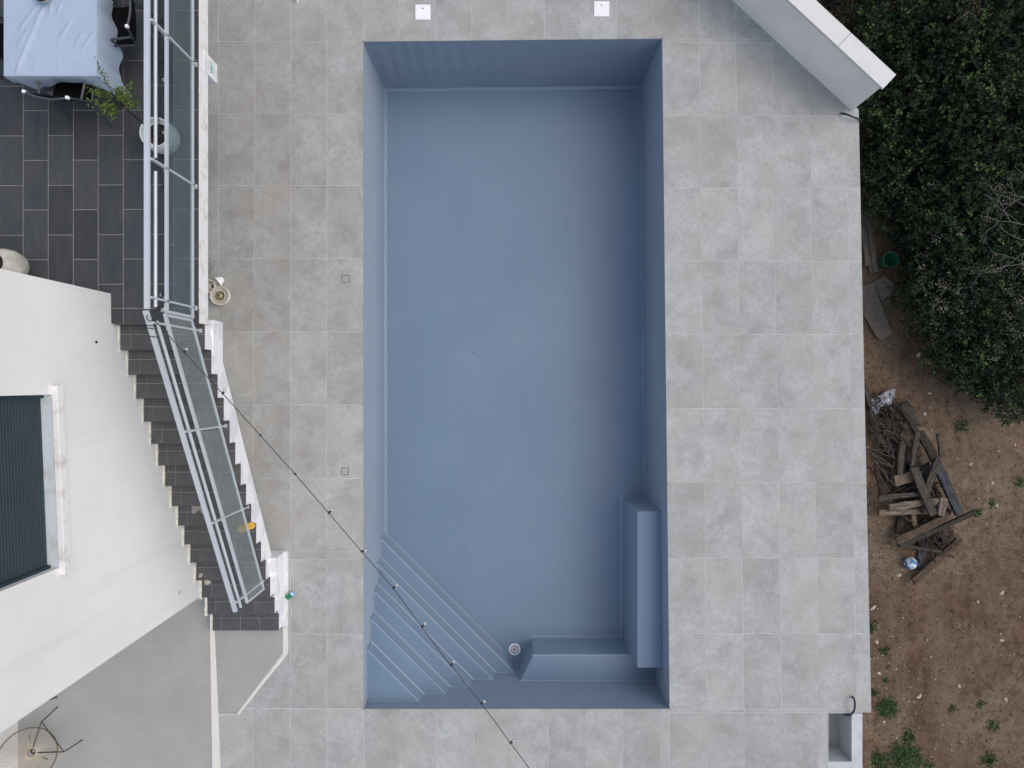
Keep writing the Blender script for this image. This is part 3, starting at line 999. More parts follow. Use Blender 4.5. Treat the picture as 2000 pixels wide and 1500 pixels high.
# body : saw-tooth side with a straight soffit
prof_ = []
TH = 0.42
for i in range(1, NST):
    ya, yb_ = Y0 - TRD * (i - 1), Y0 - TRD * i
    prof_ += [(ya, sz(i) - 0.0035), (yb_, sz(i) - 0.0035)]
soff = lambda y: max(-0.002, (ZT - (Y0 - y) / TRD * RIS) - 0.17 - TH + 0.09)
yend = Y0 - TRD * 15
bot = [(yend, -0.002)]
ysol = -3.35
bot += [(ysol, -0.002)]
bot += [(ysol, soff(ysol)), (Y0, soff(Y0))]
poly = prof_ + bot
n = len(poly)
mb = MB()
vs = [Vector((sl(y) + 0.004, y, z)) for (y, z) in poly] + [Vector((sr(y) - 0.004, y, z)) for (y, z) in poly]
fs = [tuple(range(n)), tuple(reversed(range(n, 2 * n)))] + [(i, i + n, (i + 1) % n + n, (i + 1) % n) for i in range(n)]
mb.add(vs, fs)
body = mb.build('stair_body', M['plaster'], stair)
bm = bmesh.new(); bm.from_mesh(body.data); bmesh.ops.triangulate(bm, faces=[f for f in bm.faces if len(f.verts) > 4]); bmesh.ops.recalc_face_normals(bm, faces=bm.faces); bm.to_mesh(body.data); bm.free()
# support block under the lower flight
def s_und(y): return max(0.01, soff(y) + 0.05)
mb = MB()
ya, yb_ = -2.755, -4.0
pts = [(ya, -0.003), (ya, 0.50), (-3.3, 0.40), (yb_, 0.02), (yb_, -0.003)]
vs = [Vector((-4.35, y, z)) for y, z in pts] + [Vector((-3.735, y, z)) for y, z in pts]
n = len(pts)
mb.add(vs, [tuple(range(n)), tuple(reversed(range(n, 2 * n)))] + [(i, i + n, (i + 1) % n + n, (i + 1) % n) for i in range(n)])
mb.build('support_block', M['plaster'], stair)
for i in range(1, NST):
    ya, yb_ = Y0 - TRD * (i - 1), Y0 - TRD * i
    z = sz(i)
    ym = ya - 0.125
    xl, xr_ = sl(yb_), sr(yb_)
    jit = random.uniform(-0.01, 0.01)
    cuts = [xl, xl + 0.142 + jit, xl + 0.142 + 0.625 + jit, xr_]
    if i == NST - 1:
        cuts = [xl, xl + 0.13, xl + 0.45, xl + 0.76, xr_]
    for k in range(len(cuts) - 1):
        a, b = cuts[k], cuts[k + 1]
        tile([(a, ym), (b, ym), (b, ya - 0.004), (a, ya - 0.004)], z, 0.012, M['stair_slate'], stair, 'tread_tile', 0.0013, 0.0010)
        tile([(a, yb_ - 0.008), (b, yb_ - 0.008), (b, ym), (a, ym)], z, 0.012, M['stair_slate'], stair, 'tread_tile', 0.0013, 0.0010)
    wx = hA.x + hd.x * (hA.y - (ya + yb_) / 2) / -hd.y * 1.0
    MB().prism([(wx - 0.004, yb_ - 0.03), (xl - 0.001, yb_ - 0.03), (xl - 0.001, ya - 0.002), (wx - 0.004, ya - 0.002)], z - 0.10, z + 0.016).build('skirting_bead', M['bead'], stair)
    MB().box(xl + 0.002, xr_ - 0.002, ya - 0.009, ya - 0.0005, z + 0.001, z + RIS - 0.0125).build('riser_tile', M['stair_slate'], stair)
MB().box(sl(yend) + 0.002, sr(yend) - 0.002, yend - 0.006, yend - 0.0005, 0.001, sz(15) - 0.0125).build('riser_tile', M['stair_slate'], stair)

# ------------------------------------------------------------------ glass railings
def clampbox(mb, p, d, l=0.10):
    d = Vector(d).normalized()
    mb.beam(Vector(p) - d * l / 2, Vector(p) + d * l / 2, 0.040, 0.036)

rail = empty('glass_railing', (-4.05, 3.0, ZT), 'white metal and glass railing along the straight terrace edge', 'railing', 'glass railings')
XR = -4.045
MB().beam((XR - 0.01, 0.835, 3.84), (XR - 0.01, 7.2, 3.84), 0.060, 0.03).build('handrail', M['white_metal'], rail)
mb = MB().tube([(XR + 0.02, 0.87, 3.715), (XR + 0.02, 2.40, 3.715)], 0.019, 10)
mb.tube([(XR + 0.02, 2.55, 3.715), (XR + 0.02, 7.2, 3.715)], 0.019, 10)
mb.build('lower_rail', M['white_metal'], rail, smooth='auto')
posts_y = [0.965, 2.51, 4.06, 5.61]
for y in posts_y:
    m_ = MB().beam((XR + 0.02, y, 2.70), (XR + 0.02, y, 3.825), 0.040, 0.022, up=(0, 1, 0))
    m_.box(XR - 0.005, XR + 0.045, y - 0.028, y + 0.028, 2.7005, 2.706)
    m_.build('post', M['white_metal'], rail)
py_ = [0.875, 7.2]
zb, zt_ = 2.785, 3.455
XP = -4.025
mbf = MB()
for (a, b) in ((0.885, 2.45), (2.56, 4.0), (4.11, 5.55), (5.66, 7.2)):
    g = MB().box(XP - 0.004, XP + 0.004, a - 0.06, b + 0.06, zb + 0.01, zt_ - 0.01).build('glass_panel', M['glass'], rail)
m_ = MB()
m_.beam((XP, 0.86, zt_), (XP, 7.2, zt_), 0.034, 0.036)
m_.build('top_frame', M['white_metal'], rail)
m_ = MB().beam((XP, 0.86, zb), (XP, 7.2, zb), 0.030, 0.034); m_.build('bottom_frame', M['white_metal'], rail)
m_ = MB().beam((XP, 0.842, zb - 0.017), (XP, 0.842, zt_ + 0.018), 0.034, 0.034, up=(0, 1, 0)); m_.build('end_frame', M['white_metal'], rail)
for y in posts_y:
    m_ = MB(); clampbox(m_, (XP, y, zt_ + 0.004), (0, 1, 0), 0.11)
    m2_ = MB(); clampbox(m2_, (XP, y, zb + 0.004), (0, 1, 0), 0.07)
    m_.beam((XP, y, zt_), (XR, y, zt_), 0.03, 0.02)
    m_.build('clamp', M['white_metal'], rail); m2_.build('clamp', M['white_metal'], rail)

srail = empty('glass_railing', (-3.95, -1.2, 1.2), 'white metal and glass railing sloping down beside the stairs', 'railing', 'glass railings')
slope = RIS / TRD
def zl(y, z0): return z0 - (0.80 - y) * 0.527
def sx_(y): return -4.055 + (0.80 - y) / 3.98 * 0.172
ht, hb_ = 0.815, -3.20
MB().beam((sx_(ht) - 0.012, ht, zl(ht, 3.84)), (sx_(hb_) - 0.012, hb_, zl(hb_, 3.84)), 0.060, 0.03).build('handrail', M['white_metal'], srail)
MB().tube([(sx_(ht) + 0.015, ht - 0.10, zl(ht - 0.1, 3.70)), (sx_(hb_) + 0.015, hb_ + 0.02, zl(hb_ + 0.02, 3.70))], 0.019, 10).build('lower_rail', M['white_metal'], srail, smooth='auto')
pys = [0.69, -0.58, -1.82, -3.06]
zpb, zpt = 2.79, 3.47
def tread_z(y):
    i = math.floor((Y0 - y) / TRD) + 1
    return sz(min(15, max(0, i)))
for y in pys:
    m_ = MB().beam((sx_(y) + 0.015, y, tread_z(y)), (sx_(y) + 0.015, y, zl(y, 3.82)), 0.038, 0.022, up=(0, 1, 0))
    m_.box(sx_(y) - 0.008, sx_(y) + 0.038, y - 0.026, y + 0.026, tread_z(y) + 0.0012, tread_z(y) + 0.006)
    m_.build('post', M['white_metal'], srail)
def spt(y, z0, dx=0.02): return Vector((sx_(y) + dx, y, zl(y, z0)))
pa, pb = 0.79, -3.165
segs = [(pa, -0.60), (-0.60, -1.84), (-1.84, pb)]
for a, b in segs:
    a_, b_ = a - 0.006, b + 0.006
    vs = []
    for dx in (-0.004, 0.004):
        vs += [spt(a_, zpb + 0.01, 0.022 + dx), spt(b_, zpb + 0.01, 0.022 + dx), spt(b_, zpt - 0.01, 0.022 + dx), spt(a_, zpt - 0.01, 0.022 + dx)]
    MB().add(vs, [(3, 2, 1, 0), (4, 5, 6, 7), (0, 1, 5, 4), (1, 2, 6, 5), (2, 3, 7, 6), (3, 0, 4, 7)]).build('glass_panel', M['glass'], srail)
MB().beam(spt(pa, zpt), spt(pb, zpt), 0.034, 0.036).build('top_frame', M['white_metal'], srail)
MB().beam(spt(pa, zpb), spt(pb, zpb), 0.026, 0.034).build('bottom_frame', M['white_metal'], srail)
for yy in (pa + 0.012, pb - 0.012):
    MB().beam(spt(yy, zpb - 0.01), spt(yy, zpt + 0.01), 0.034, 0.034, up=(0, 1, 0)).build('end_frame', M['white_metal'], srail)
for y in pys:
    m_ = MB(); dd = spt(y - 0.1, zpt) - spt(y, zpt)
    clampbox(m_, spt(y, zpt + 0.004), dd, 0.11); m2_ = MB(); clampbox(m2_, spt(y, zpb + 0.004), dd, 0.07)
    m_.beam(spt(y, zpt), spt(y, zpt, 0.0), 0.03, 0.02)
    m_.build('clamp', M['white_metal'], srail); m2_.build('clamp', M['white_metal'], srail)

# ------------------------------------------------------------------ string lights
sl_ = empty('string_lights', at(300, 615, 3.7), 'black cable of small bulbs strung from the railing diagonally across the pool', 'string lights')
rail_pts = [at(311, -60, 3.3), at(312, 60, 3.25), at(303, 95, 3.45), at(312, 148, 3.2), at(308, 200, 3.25), at(311, 256, 3.2), at(302, 290, 3.45), at(313, 330, 3.3), at(319, 362, 3.25), at(326, 420, 3.3), at(332, 475, 3.3), at(330, 530, 3.3), at(318, 575, 3.35), at(302, 590, 3.6), at(313, 597, 3.62), at(322, 590, 3.5), at(308, 603, 3.6), at(297, 612, 3.75), at(286, 618, 3.86), at(292, 627, 3.83), at(300, 624, 3.74)]
span_px = [(300, 624), (360, 688), (435, 769), (508, 850), (576, 926), (642, 1002), (706, 1077), (768, 1149), (824, 1225), (881, 1300), (940, 1374), (997, 1451), (1055, 1530), (1110, 1608)]
zs = [3.74 - 0.32 * math.sin(math.pi * min(1, i / 18.0)) - 0.02 * i for i in range(len(span_px))]
span = [at(px, py, z) for (px, py), z in zip(span_px, zs)]
def smooth_pts(q, k_=5):
    out = []
    for i in range(len(q) - 1):
        p0, p1, p2, p3 = q[max(0, i - 1)], q[i], q[i + 1], q[min(len(q) - 1, i + 2)]
        for k in range(k_):
            t_ = k / k_
            out.append(0.5 * ((2 * p1) + (p2 - p0) * t_ + (2 * p0 - 5 * p1 + 4 * p2 - p3) * t_ ** 2 + (-p0 + 3 * p1 - 3 * p2 + p3) * t_ ** 3))
    out.append(q[-1])
    return out
MB().tube(smooth_pts(rail_pts), 0.005, 6).tube(smooth_pts(span, 3), 0.0048, 6).build('cable', M['black_metal'], sl_, smooth=True)
# wraps of cable round the handrail
m_ = MB()
for yy in (0.66, 0.63, 0.54):
    zc = zl(yy, 3.84); xc = sx_(yy) - 0.012
    m_.tube([(xc - 0.036, yy + .004, zc), (xc - 0.034, yy, zc + 0.018), (xc + 0.034, yy - .01, zc + 0.018), (xc + 0.036, yy - .012, zc - 0.0)], 0.005, 5)
m_.build('cable_wrap', M['black_metal'], sl_)
bulbs = [(rail_pts[3], (0.02, -0.02)), (rail_pts[5], (0.02, 0)), (rail_pts[8], (0.0, -0.02)), (rail_pts[10], (0.0, 0.0)), (rail_pts[12], (-0.03, 0.0)), (rail_pts[16], (0.02, -0.01)), (rail_pts[14], (0.02, -0.03))]
rb = random.Random(5)
for i in range(1, len(span)):
    bulbs.append((span[i], (rb.choice([0.025, 0.02, 0.0]), rb.choice([0.02, 0.025, 0.0]))))
for p, (dx, dy) in bulbs:
    ax = Vector((dx, dy, -0.035)).normalized()
    so = MB().lathe([(0.009, 0.011), (0.013, 0.006), (0.013, -0.030), (0.011, -0.034)], p, 10, axis=-ax).build('socket', M['black_metal'], sl_, smooth='auto')
    MB().lathe([(0.0001, -0.088), (0.012, -0.084), (0.021, -0.068), (0.021, -0.055), (0.011, -0.036)], p, 12, axis=-ax).build('bulb', M['bulb_glass'], so, smooth=True)

# ------------------------------------------------------------------ terrace furniture
# table
tb = empty('terrace_table', (-5.385, 4.45, ZT), 'rectangular table hidden under a white cloth on the terrace', 'table')
MB().box(-5.90, -4.87, 3.63, 5.35, 3.40, 3.438, 0.004).build('tabletop', M['chair_frame'], tb)
for x_ in (-5.82, -4.95):
    for y_ in (3.74, 5.25):
        MB().box(x_ - 0.03, x_ + 0.03, y_ - 0.03, y_ + 0.03, 2.7, 3.399).build('leg', M['chair_frame'], tb)
# cloth
def lerp_tab(tab, x):
    if x <= tab[0][0]: return tab[0][1]
    for (a, va), (b, vb) in zip(tab, tab[1:]):
        if x <= b:
            u = (x - a) / (b - a); u = u * u * (3 - 2 * u)
            return va + (vb - va) * u
    return tab[-1][1]
cx0, cx1, cy0, cy1 = -5.93, -4.842, 3.595, 5.38
ZC_ = 3.4465
mb = MB()
NX, NY = 90, 130
def crease(x, y, ax, ay, bx_, by_, w, h):
    d = Vector((bx_ - ax, by_ - ay)); L = d.length; d.normalize()
    r_ = Vector((x - ax, y - ay)); u = r_.dot(d); v = r_.x * -d.y + r_.y * d.x
    if u < -0.02 or u > L + 0.02: return 0.0
    e = min(1, max(0, (u + 0.02) / 0.12)) * min(1, max(0, (L + 0.02 - u) / 0.12))
    return h * e * math.exp(-(v / w) ** 2)
def pz(px, py): q = at(px, py, ZC_); return q.x, q.y
CR = [((85, 15), (31, 146), 0.016, 0.022), ((75, 10), (35, 62), 0.016, 0.012), ((60, 50), (33, 92), 0.014, 0.010), ((140, 38), (114, 84), 0.014, 0.013), ((125, 55), (110, 80), 0.018, 0.008), ((163, 62), (146, 90), 0.013, 0.011), ((188, 58), (158, 100), 0.013, 0.012), ((100, 5), (96, 30), 0.014, 0.013), ((122, 2), (110, 32), 0.013, 0.010), ((116, 118), (112, 138), 0.013, 0.006), ((86, 115), (84, 132), 0.013, 0.006), ((70, 120), (66, 142), 0.013, 0.006), ((55, 20), (36, 38), 0.013, 0.008), ((20, 30), (12, 42), 0.013, 0.006), ((50, 75), (36, 95), 0.013, 0.007), ((20, 60), (12, 70), 0.012, 0.006)]
for j in range(NY + 1):
    for i in range(NX + 1):
        x = cx0 + (cx1 - cx0) * i / NX; y = cy0 + (cy1 - cy0) * j / NY
        z = ZC_ + 0.0045 * noise.noise((x * 4, y * 4, 0)) + 0.0025 * noise.noise((x * 11 + y * 6, y * 9, 4))
        for (a, b, w_, h_) in CR:
            h_ = h_ * 1.55; w_ = w_ * 0.95
            A_ = pz(*a); B_ = pz(*b)
            z += crease(x, y, A_[0], A_[1], B_[0], B_[1], w_, h_)
        e = min(i / NX * (cx1 - cx0), (1 - i / NX) * (cx1 - cx0), j / NY * (cy1 - cy0), (1 - j / NY) * (cy1 - cy0))
        if e < 0.03:
            z = ZC_ + (z - ZC_) * (e / 0.03)
        mb.v.append(Vector((x, y, z)))
mb.f = [(j * (NX + 1) + i, j * (NX + 1) + i + 1, (j + 1) * (NX + 1) + i + 1, (j + 1) * (NX + 1) + i) for j in range(NY) for i in range(NX)]
per = [(cx0, cy1 + (cy0 - cy1) * k / 40, (-1, 0)) for k in range(40)] + [(cx0 + (cx1 - cx0) * k / 90, cy0, (0, -1)) for k in range(90)] + [(cx1, cy0 + (cy1 - cy0) * k / 110, (1, 0)) for k in range(111)]
wb, wr = cx1 - cx0, cy1 - cy0
# drop by distance along the perimeter, starting at the far left corner
s0 = wr
tab = [(0, 0.22), (s0 - 0.25, 0.22), (s0 - 0.05, 0.20), (s0 + 0.05, 0.16), (s0 + 0.20, 0.30), (s0 + 0.36, 0.20), (s0 + 0.6, 0.13), (s0 + wb - 0.16, 0.16), (s0 + wb - 0.07, 0.24), (s0 + wb - 0.01, 0.60), (s0 + wb + 0.03, 0.70), (s0 + wb + 0.08, 0.62), (s0 + wb + 0.13, 0.46), (s0 + wb + 0.24, 0.49), (s0 + wb + 0.45, 0.47), (s0 + wb + 0.62, 0.36), (s0 + wb + 0.95, 0.30), (s0 + wb + wr, 0.28)]
rows_ = 12
base = len(mb.v)
s_run = 0.0
prev = None
npz = len(per)
for k, (x, y, nrm) in enumerate(per):
    if prev is not None:
        s_run += math.hypot(x - prev[0], y - prev[1])
    prev = (x, y)
    nx_, ny_ = nrm
    # blend normals round the two corners
    dc1 = s_run - s0; dc2 = s_run - (s0 + wb)
    if abs(dc1) < 0.08:
        u = (dc1 + 0.08) / 0.16; nx_, ny_ = -(1 - u), -u
    if abs(dc2) < 0.08:
        u = (dc2 + 0.08) / 0.16; nx_, ny_ = u, -(1 - u)
    nl = math.hypot(nx_, ny_); nx_ /= nl; ny_ /= nl
    dr = lerp_tab(tab, s_run)
    for r_ in range(rows_ + 1):
        tt = r_ / rows_
        zed = ZC_ - dr * tt
        fold = (0.028 * math.sin(s_run * 9.5) + 0.014 * math.sin(s_run * 23 + 1.0)) * tt * min(1, dr / 0.35)
        outw = 0.008 * min(1, tt * 6) + 0.03 * tt * (1 - 0.4 * tt) + fold
        mb.v.append(Vector((x + nx_ * outw, y + ny_ * outw, zed - 0.004 * (1 if r_ else 0))))
for k in range(npz - 1):
    for r_ in range(rows_):
        a = base + k * (rows_ + 1) + r_
        b = a + rows_ + 1
        mb.f.append((a, a + 1, b + 1, b))
cl = mb.build('tablecloth', M['cloth'], smooth=True, origin=(-5.385, 4.45, ZC_))
tag(cl, 'creased white tablecloth hanging over the terrace table', 'tablecloth')
v_c = at(86, -8, 3.5)
vs_ = empty('bowl', (v_c.x, v_c.y, ZC_ + 0.006), 'small off-white bowl on the tablecloth at the top edge', 'bowl')
MB().lathe([(0.045, 0.0), (0.075, 0.03), (0.095, 0.085), (0.090, 0.090), (0.070, 0.04), (0.0001, 0.02)], (v_c.x, v_c.y, ZC_ + 0.012), 28).build('bowl_body', M['beige_ceramic'], vs_, smooth='auto')
MB().lathe([(0.0915, 0.089), (0.094, 0.093), (0.091, 0.0955), (0.088, 0.092)], (v_c.x, v_c.y, ZC_ + 0.012), 28).build('bowl_rim', M['bark'], vs_, smooth='auto')

def garden_chair(loc, rz, label):
    """mesh armchair facing local +y"""
    o = empty('garden_chair', loc, label, 'chair', 'black garden chairs round the table', rz=rz)
    def part(mb, name, m, par=None, sm=False):
        ob = mb.build(name, m, None, sm)
        ob.parent = par or o
        return ob
    w = 0.25
    m_ = MB()
    for i in range(6):
        y0_ = -0.20 + 0.42 * i / 6; y1_ = -0.20 + 0.42 * (i + 1) / 6
        zf = lambda y: 0.43 - 0.02 * math.sin((y + 0.2) / 0.42 * math.pi)
        m_.quad((-w + 0.02, y0_, zf(y0_)), (w - 0.02, y0_, zf(y0_)), (w - 0.02, y1_, zf(y1_)), (-w + 0.02, y1_, zf(y1_)))
        m_.quad((-w + 0.02, y1_, zf(y1_) - .008), (w - 0.02, y1_, zf(y1_) - .008), (w - 0.02, y0_, zf(y0_) - .008), (-w + 0.02, y0_, zf(y0_) - .008))
    part(m_, 'seat', M['chair_mesh'])
    # backrest: curved panel leaning back
    m_ = MB(); NXb, NZb = 10, 6
    for s_ in (0, 1):
        for j in range(NZb + 1):
            for i in range(NXb + 1):
                u = -1 + 2 * i / NXb; v = j / NZb
                m_.v.append(Vector((u * (w - 0.015), -0.21 - 0.13 * v - 0.045 * (1 - u * u) * (0.3 + 0.7 * v) - 0.008 * s_, 0.45 + 0.42 * v)))
    st_ = (NXb + 1) * (NZb + 1)
    for s_ in (0, 1):
        for j in range(NZb):
            for i in range(NXb):
                a = s_ * st_ + j * (NXb + 1) + i
                f = (a, a + 1, a + NXb + 2, a + NXb + 1)
                m_.f.append(f if s_ == 0 else tuple(reversed(f)))
    part(m_, 'backrest', M['chair_mesh'], sm=True)
    m_ = MB().tube([(u * (w + 0.0), -0.345 - 0.047 * (1 - u * u), 0.885) for u in [-1 + 2 * i / 12 for i in range(13)]], 0.013, 8)
    tr_ = part(m_, 'top_rail', M['chair_frame'], sm='auto')
    m_ = MB()
    for s_ in (-1, 1):
        m_.box(s_ * w - 0.017, s_ * w + 0.017, -0.362, -0.328, 0.868, 0.905, 0.004)
    part(m_, 'end_cap', M['white_plastic'], tr_)
    for s_ in (-1, 1):
        m_ = MB().tube([(s_ * w, -0.345, 0.88), (s_ * w, -0.22, 0.46), (s_ * w, -0.30, 0.20), (s_ * (w + 0.01), -0.36, 0.005)], 0.013, 8)
        part(m_, 'leg', M['chair_frame'], sm='auto')
        m_ = MB().tube([(s_ * w, 0.23, 0.44), (s_ * (w + 0.01), 0.26, 0.005)], 0.013, 8)
        part(m_, 'leg', M['chair_frame'], sm='auto')
        m_ = MB().tube([(s_ * w, -0.27, 0.64), (s_ * (w + 0.02), -0.14, 0.655), (s_ * (w + 0.018), -0.04, 0.645), (s_ * (w + 0.01), -0.01, 0.61), (s_ * w, 0.0, 0.44)], 0.014, 8)
        part(m_, 'armrest', M['chair_frame'], sm='auto')
        m_ = MB().tube([(s_ * w, -0.21, 0.44), (s_ * w, 0.23, 0.44)], 0.012, 8)
        part(m_, 'seat_rail', M['chair_frame'], sm='auto')
    return o
garden_chair((-5.30, 3.66, ZT + 0.0015), R(-8), 'black mesh chair at the near end of the terrace table')
garden_chair((-4.77, 4.34, ZT + 0.0015), R(92), 'black mesh chair at the table side nearest the railing')
garden_chair((-6.13, 4.15, ZT + 0.0015), R(-88), 'black mesh chair on the left side of the table')

# potted olive
pc = Vector((-4.385, 3.09, ZT))
pot = empty('planter_pot', pc, 'round white pot of dark soil behind the terrace railing', 'pot')
MB().lathe([(0.150, 0.0), (0.185, 0.03), (0.205, 0.12), (0.205, 0.22), (0.190, 0.315), (0.182, 0.325), (0.170, 0.320), (0.150, 0.24), (0.0001, 0.235)], pc + Vector((0, 0, 0.002)), 40).build('pot_body', M['ceramic'], pot, smooth='auto')
MB().lathe([(0.148, 0.238), (0.10, 0.252), (0.0001, 0.262)], pc, 20).build('soil', M['potting_soil'], pot)
olive = empty('olive_tree', pc + Vector((-0.02, 0.01, 0.25)), 'young olive tree with sparse green leaves leaning over the tablecloth', 'tree')
rr = random.Random(11)
trunk = [pc + Vector((-0.03, 0.02, 0.25)), pc + Vector((-0.05, 0.05, 0.6)), pc + Vector((-0.06, 0.08, 0.85)), pc + Vector((-0.09, 0.12, 1.02))]
m_ = MB().tube(trunk, 0.014, 7, 0.008)
tips = []
for k in range(17):
    a = rr.uniform(0, 6.28); l = rr.uniform(0.16, 0.40)
    st_ = trunk[2].lerp(trunk[3], rr.uniform(-0.2, 1.0))
    d_ = Vector((math.cos(a), math.sin(a), rr.uniform(0.0, 0.9))).normalized()
    mid = st_ + d_ * l * 0.5 + Vector((0, 0, 0.03))
    en = st_ + d_ * l + Vector((0, 0, rr.uniform(-0.05, 0.05)))
    m_.tube([st_, mid, en], 0.005, 4, 0.002)
    tips += [(st_, mid, en)]
m_.build('trunk', M['bark'], olive, smooth=True)
m_ = MB()
for (a, b, c_) in tips:
    for k in range(44):
        t_ = rr.uniform(0.35, 1.0)
        p = (a.lerp(b, t_ * 2) if t_ < 0.5 else b.lerp(c_, t_ * 2 - 1)) + Vector((rr.gauss(0, 0.018), rr.gauss(0, 0.018), rr.gauss(0, 0.018)))
        d_ = Vector((rr.gauss(0, 1), rr.gauss(0, 1), rr.gauss(0.2, 0.6))).normalized()
        sd_ = d_.cross(Vector((rr.gauss(0, .4), rr.gauss(0, .4), 1))).normalized()
        L = rr.uniform(0.03, 0.055); w_ = 0.0065
        m_.quad(p, p + d_ * L * 0.45 + sd_ * w_, p + d_ * L, p + d_ * L * 0.45 - sd_ * w_)
m_.build('crown', M['olive'], olive)
bp = Vector((-6.285, 1.47, ZT + 0.002))
jar = empty('planter_pot', bp, 'large stained beige pot half hidden behind the house corner', 'pot')
MB().lathe([(0.14, 0), (0.185, 0.05), (0.205, 0.17), (0.202, 0.26), (0.18, 0.36), (0.145, 0.40), (0.135, 0.43), (0.118, 0.425), (0.115, 0.33), (0.0001, 0.30)], bp, 40).build('pot_body', M['beige_ceramic'], jar, smooth='auto')
MB().lathe([(0.113, 0.335), (0.08, 0.345), (0.0001, 0.35)], bp, 18).build('soil', M['potting_soil'], jar)

# ------------------------------------------------------------------ patio string chairs
M['cord'] = simple('beige_pvc_cord', (0.40, 0.36, 0.29), 0.5, 0.1, 8)
M['bronze'] = simple('bronze_rim', (0.13, 0.11, 0.075), 0.45, 0.15, 10)
def string_chair(loc, face, label):
    """round string shell on a black wire frame, local facing +x"""
    o = empty('string_chair', loc, label, 'chair', 'round string chairs on the patio', rz=math.atan2(face[1], face[0]))
    def part(mb, name, m, par=None, sm=False):
        ob = mb.build(name, m, None, sm); ob.parent = par or o; return ob
    ca, sa = math.cos(R(45)), math.sin(R(45))
    Cn = Vector((-0.33, 0, 0.60)); fwd = Vector((ca, 0, -sa)); nrm = Vector((sa, 0, ca)); side = Vector((0, 1, 0))
    def rimp(a, r=0.40):
        return Cn + fwd * (r * math.cos(a)) + side * (r * 1.0 * math.sin(a))
    hub = Cn + fwd * 0.07 - nrm * 0.11
    def hubp(a): return hub + (fwd * math.cos(a) + side * math.sin(a)) * 0.055
    NR = 72
    shell = part(MB().tube([rimp(2 * math.pi * i / 48) for i in range(49)], 0.011, 8), 'rim', M['bronze'], sm=True)
    part(MB().tube([hubp(2 * math.pi * i / 24) for i in range(25)], 0.006, 6), 'hub_ring', M['bronze'], shell, True)
    m_ = MB()
    for i in range(NR):
        a = 2 * math.pi * i / NR
        p0, p2 = rimp(a), hubp(a)
        p1 = p0.lerp(p2, 0.55) - nrm * 0.045
        m_.tube([p0, p0.lerp(p1, 0.5) - nrm * 0.008, p1, p2], 0.0048, 4)
    part(m_, 'cords', M['cord'], shell)
    f1, f2 = Vector((0.03, 0.34, 0.0)), Vector((0.03, -0.34, 0.0))
    k1, k2 = Vector((-0.03, 0.30, 0.36)), Vector((-0.03, -0.30, 0.36))
    b1, b2 = Vector((-0.62, 0.24, 0.0)), Vector((-0.62, -0.24, 0.0))
    for k_, f_ in ((k1, f1), (k2, f2)):
        part(MB().tube([f_, k_], 0.009, 6), 'leg', M['black_metal'])
    for k_, b_ in ((k1, b1), (k2, b2)):
        part(MB().tube([hub - nrm * 0.03, b_], 0.009, 6), 'leg', M['black_metal'])
    m_ = MB().tube([k1, k2], 0.008, 6)
    for k_ in (k1, k2):
        m_.tube([k_, hub - nrm * 0.035], 0.008, 6)
    part(m_, 'seat_frame', M['black_metal'])
    m_ = MB()
    for f_ in (f1, f2, b1, b2):
        m_.lathe([(0.014, 0), (0.014, 0.012), (0.008, 0.02)], f_, 8)
    part(m_, 'foot_cap', M['black_metal'])
    return o
string_chair((-7.33, -5.63, -0.003), (0.80, 0.60), 'round beige string chair in plain view in the lower left corner')
string_chair((-7.86, -5.16, -0.003), (0.06, -1.0), 'round string chair mostly hidden behind the white house corner')

# ------------------------------------------------------------------ small things on deck and stairs
def tagm(o, l, c, g=None): return tag(o, l, c, g)
c = at(410, 518, 0.0); c.x += 0.0
g1 = MB().lathe([(0.045, 0.003), (0.085, 0.02), (0.108, 0.07), (0.112, 0.11), (0.100, 0.16), (0.075, 0.19), (0.07, 0.20), (0.066, 0.20), (0.070, 0.19), (0.095, 0.158), (0.106, 0.11), (0.102, 0.07), (0.08, 0.027), (0.0001, 0.012)], c, 32).build('glass_globe', M['clear_glass'], smooth='auto', origin=c)
tag(g1, 'clear glass lamp globe on the deck by the terrace wall', 'globe')
c = at(415, 561, 0.0)
l1 = empty('lamp_shade', c, 'small cream lamp shade with a crossbar, open side up', 'lamp shade')
MB().lathe([(0.085, 0.002), (0.105, 0.07), (0.108, 0.16), (0.100, 0.165), (0.094, 0.16), (0.088, 0.05), (0.0001, 0.03)], c, 32).build('shade', M['lamp_cream'], l1, smooth='auto')
m_ = MB().beam(c + Vector((-0.07, 0.065, 0.135)), c + Vector((0.07, -0.065, 0.135)), 0.018, 0.006); m_.build('crossbar', M['lamp_cream'], l1)
MB().lathe([(0.035, 0.03), (0.035, 0.06), (0.02, 0.075), (0.0001, 0.075)], c + Vector((0.03, -0.02, 0)), 16).build('lamp_holder', M['bronze'], l1, smooth='auto')
c = at(428, 549, 0.07)
ax_ = Vector((-0.62, -0.62, 0.48))
l2 = MB().lathe([(0.03, -0.075), (0.05, -0.06), (0.092, 0.04), (0.094, 0.045), (0.086, 0.045), (0.045, -0.052), (0.0001, -0.06)], c, 28, axis=ax_).build('lamp_shade', M['white_plastic'], smooth='auto', origin=c - Vector((0, 0, 0.07)))
tag(l2, 'small white cone lamp shade lying tipped on its side', 'lamp shade')
c = at(434, 579, 0.0)
l3 = empty('ceiling_lamp', c, 'round cream lamp with a brassy bulb standing on the deck', 'lamp')
MB().lathe([(0.13, 0.002), (0.155, 0.03), (0.160, 0.10), (0.152, 0.125), (0.140, 0.12), (0.130, 0.07), (0.095, 0.06), (0.092, 0.10), (0.080, 0.10), (0.078, 0.05), (0.0001, 0.045)], c, 40).build('housing', M['lamp_cream'], l3, smooth='auto')
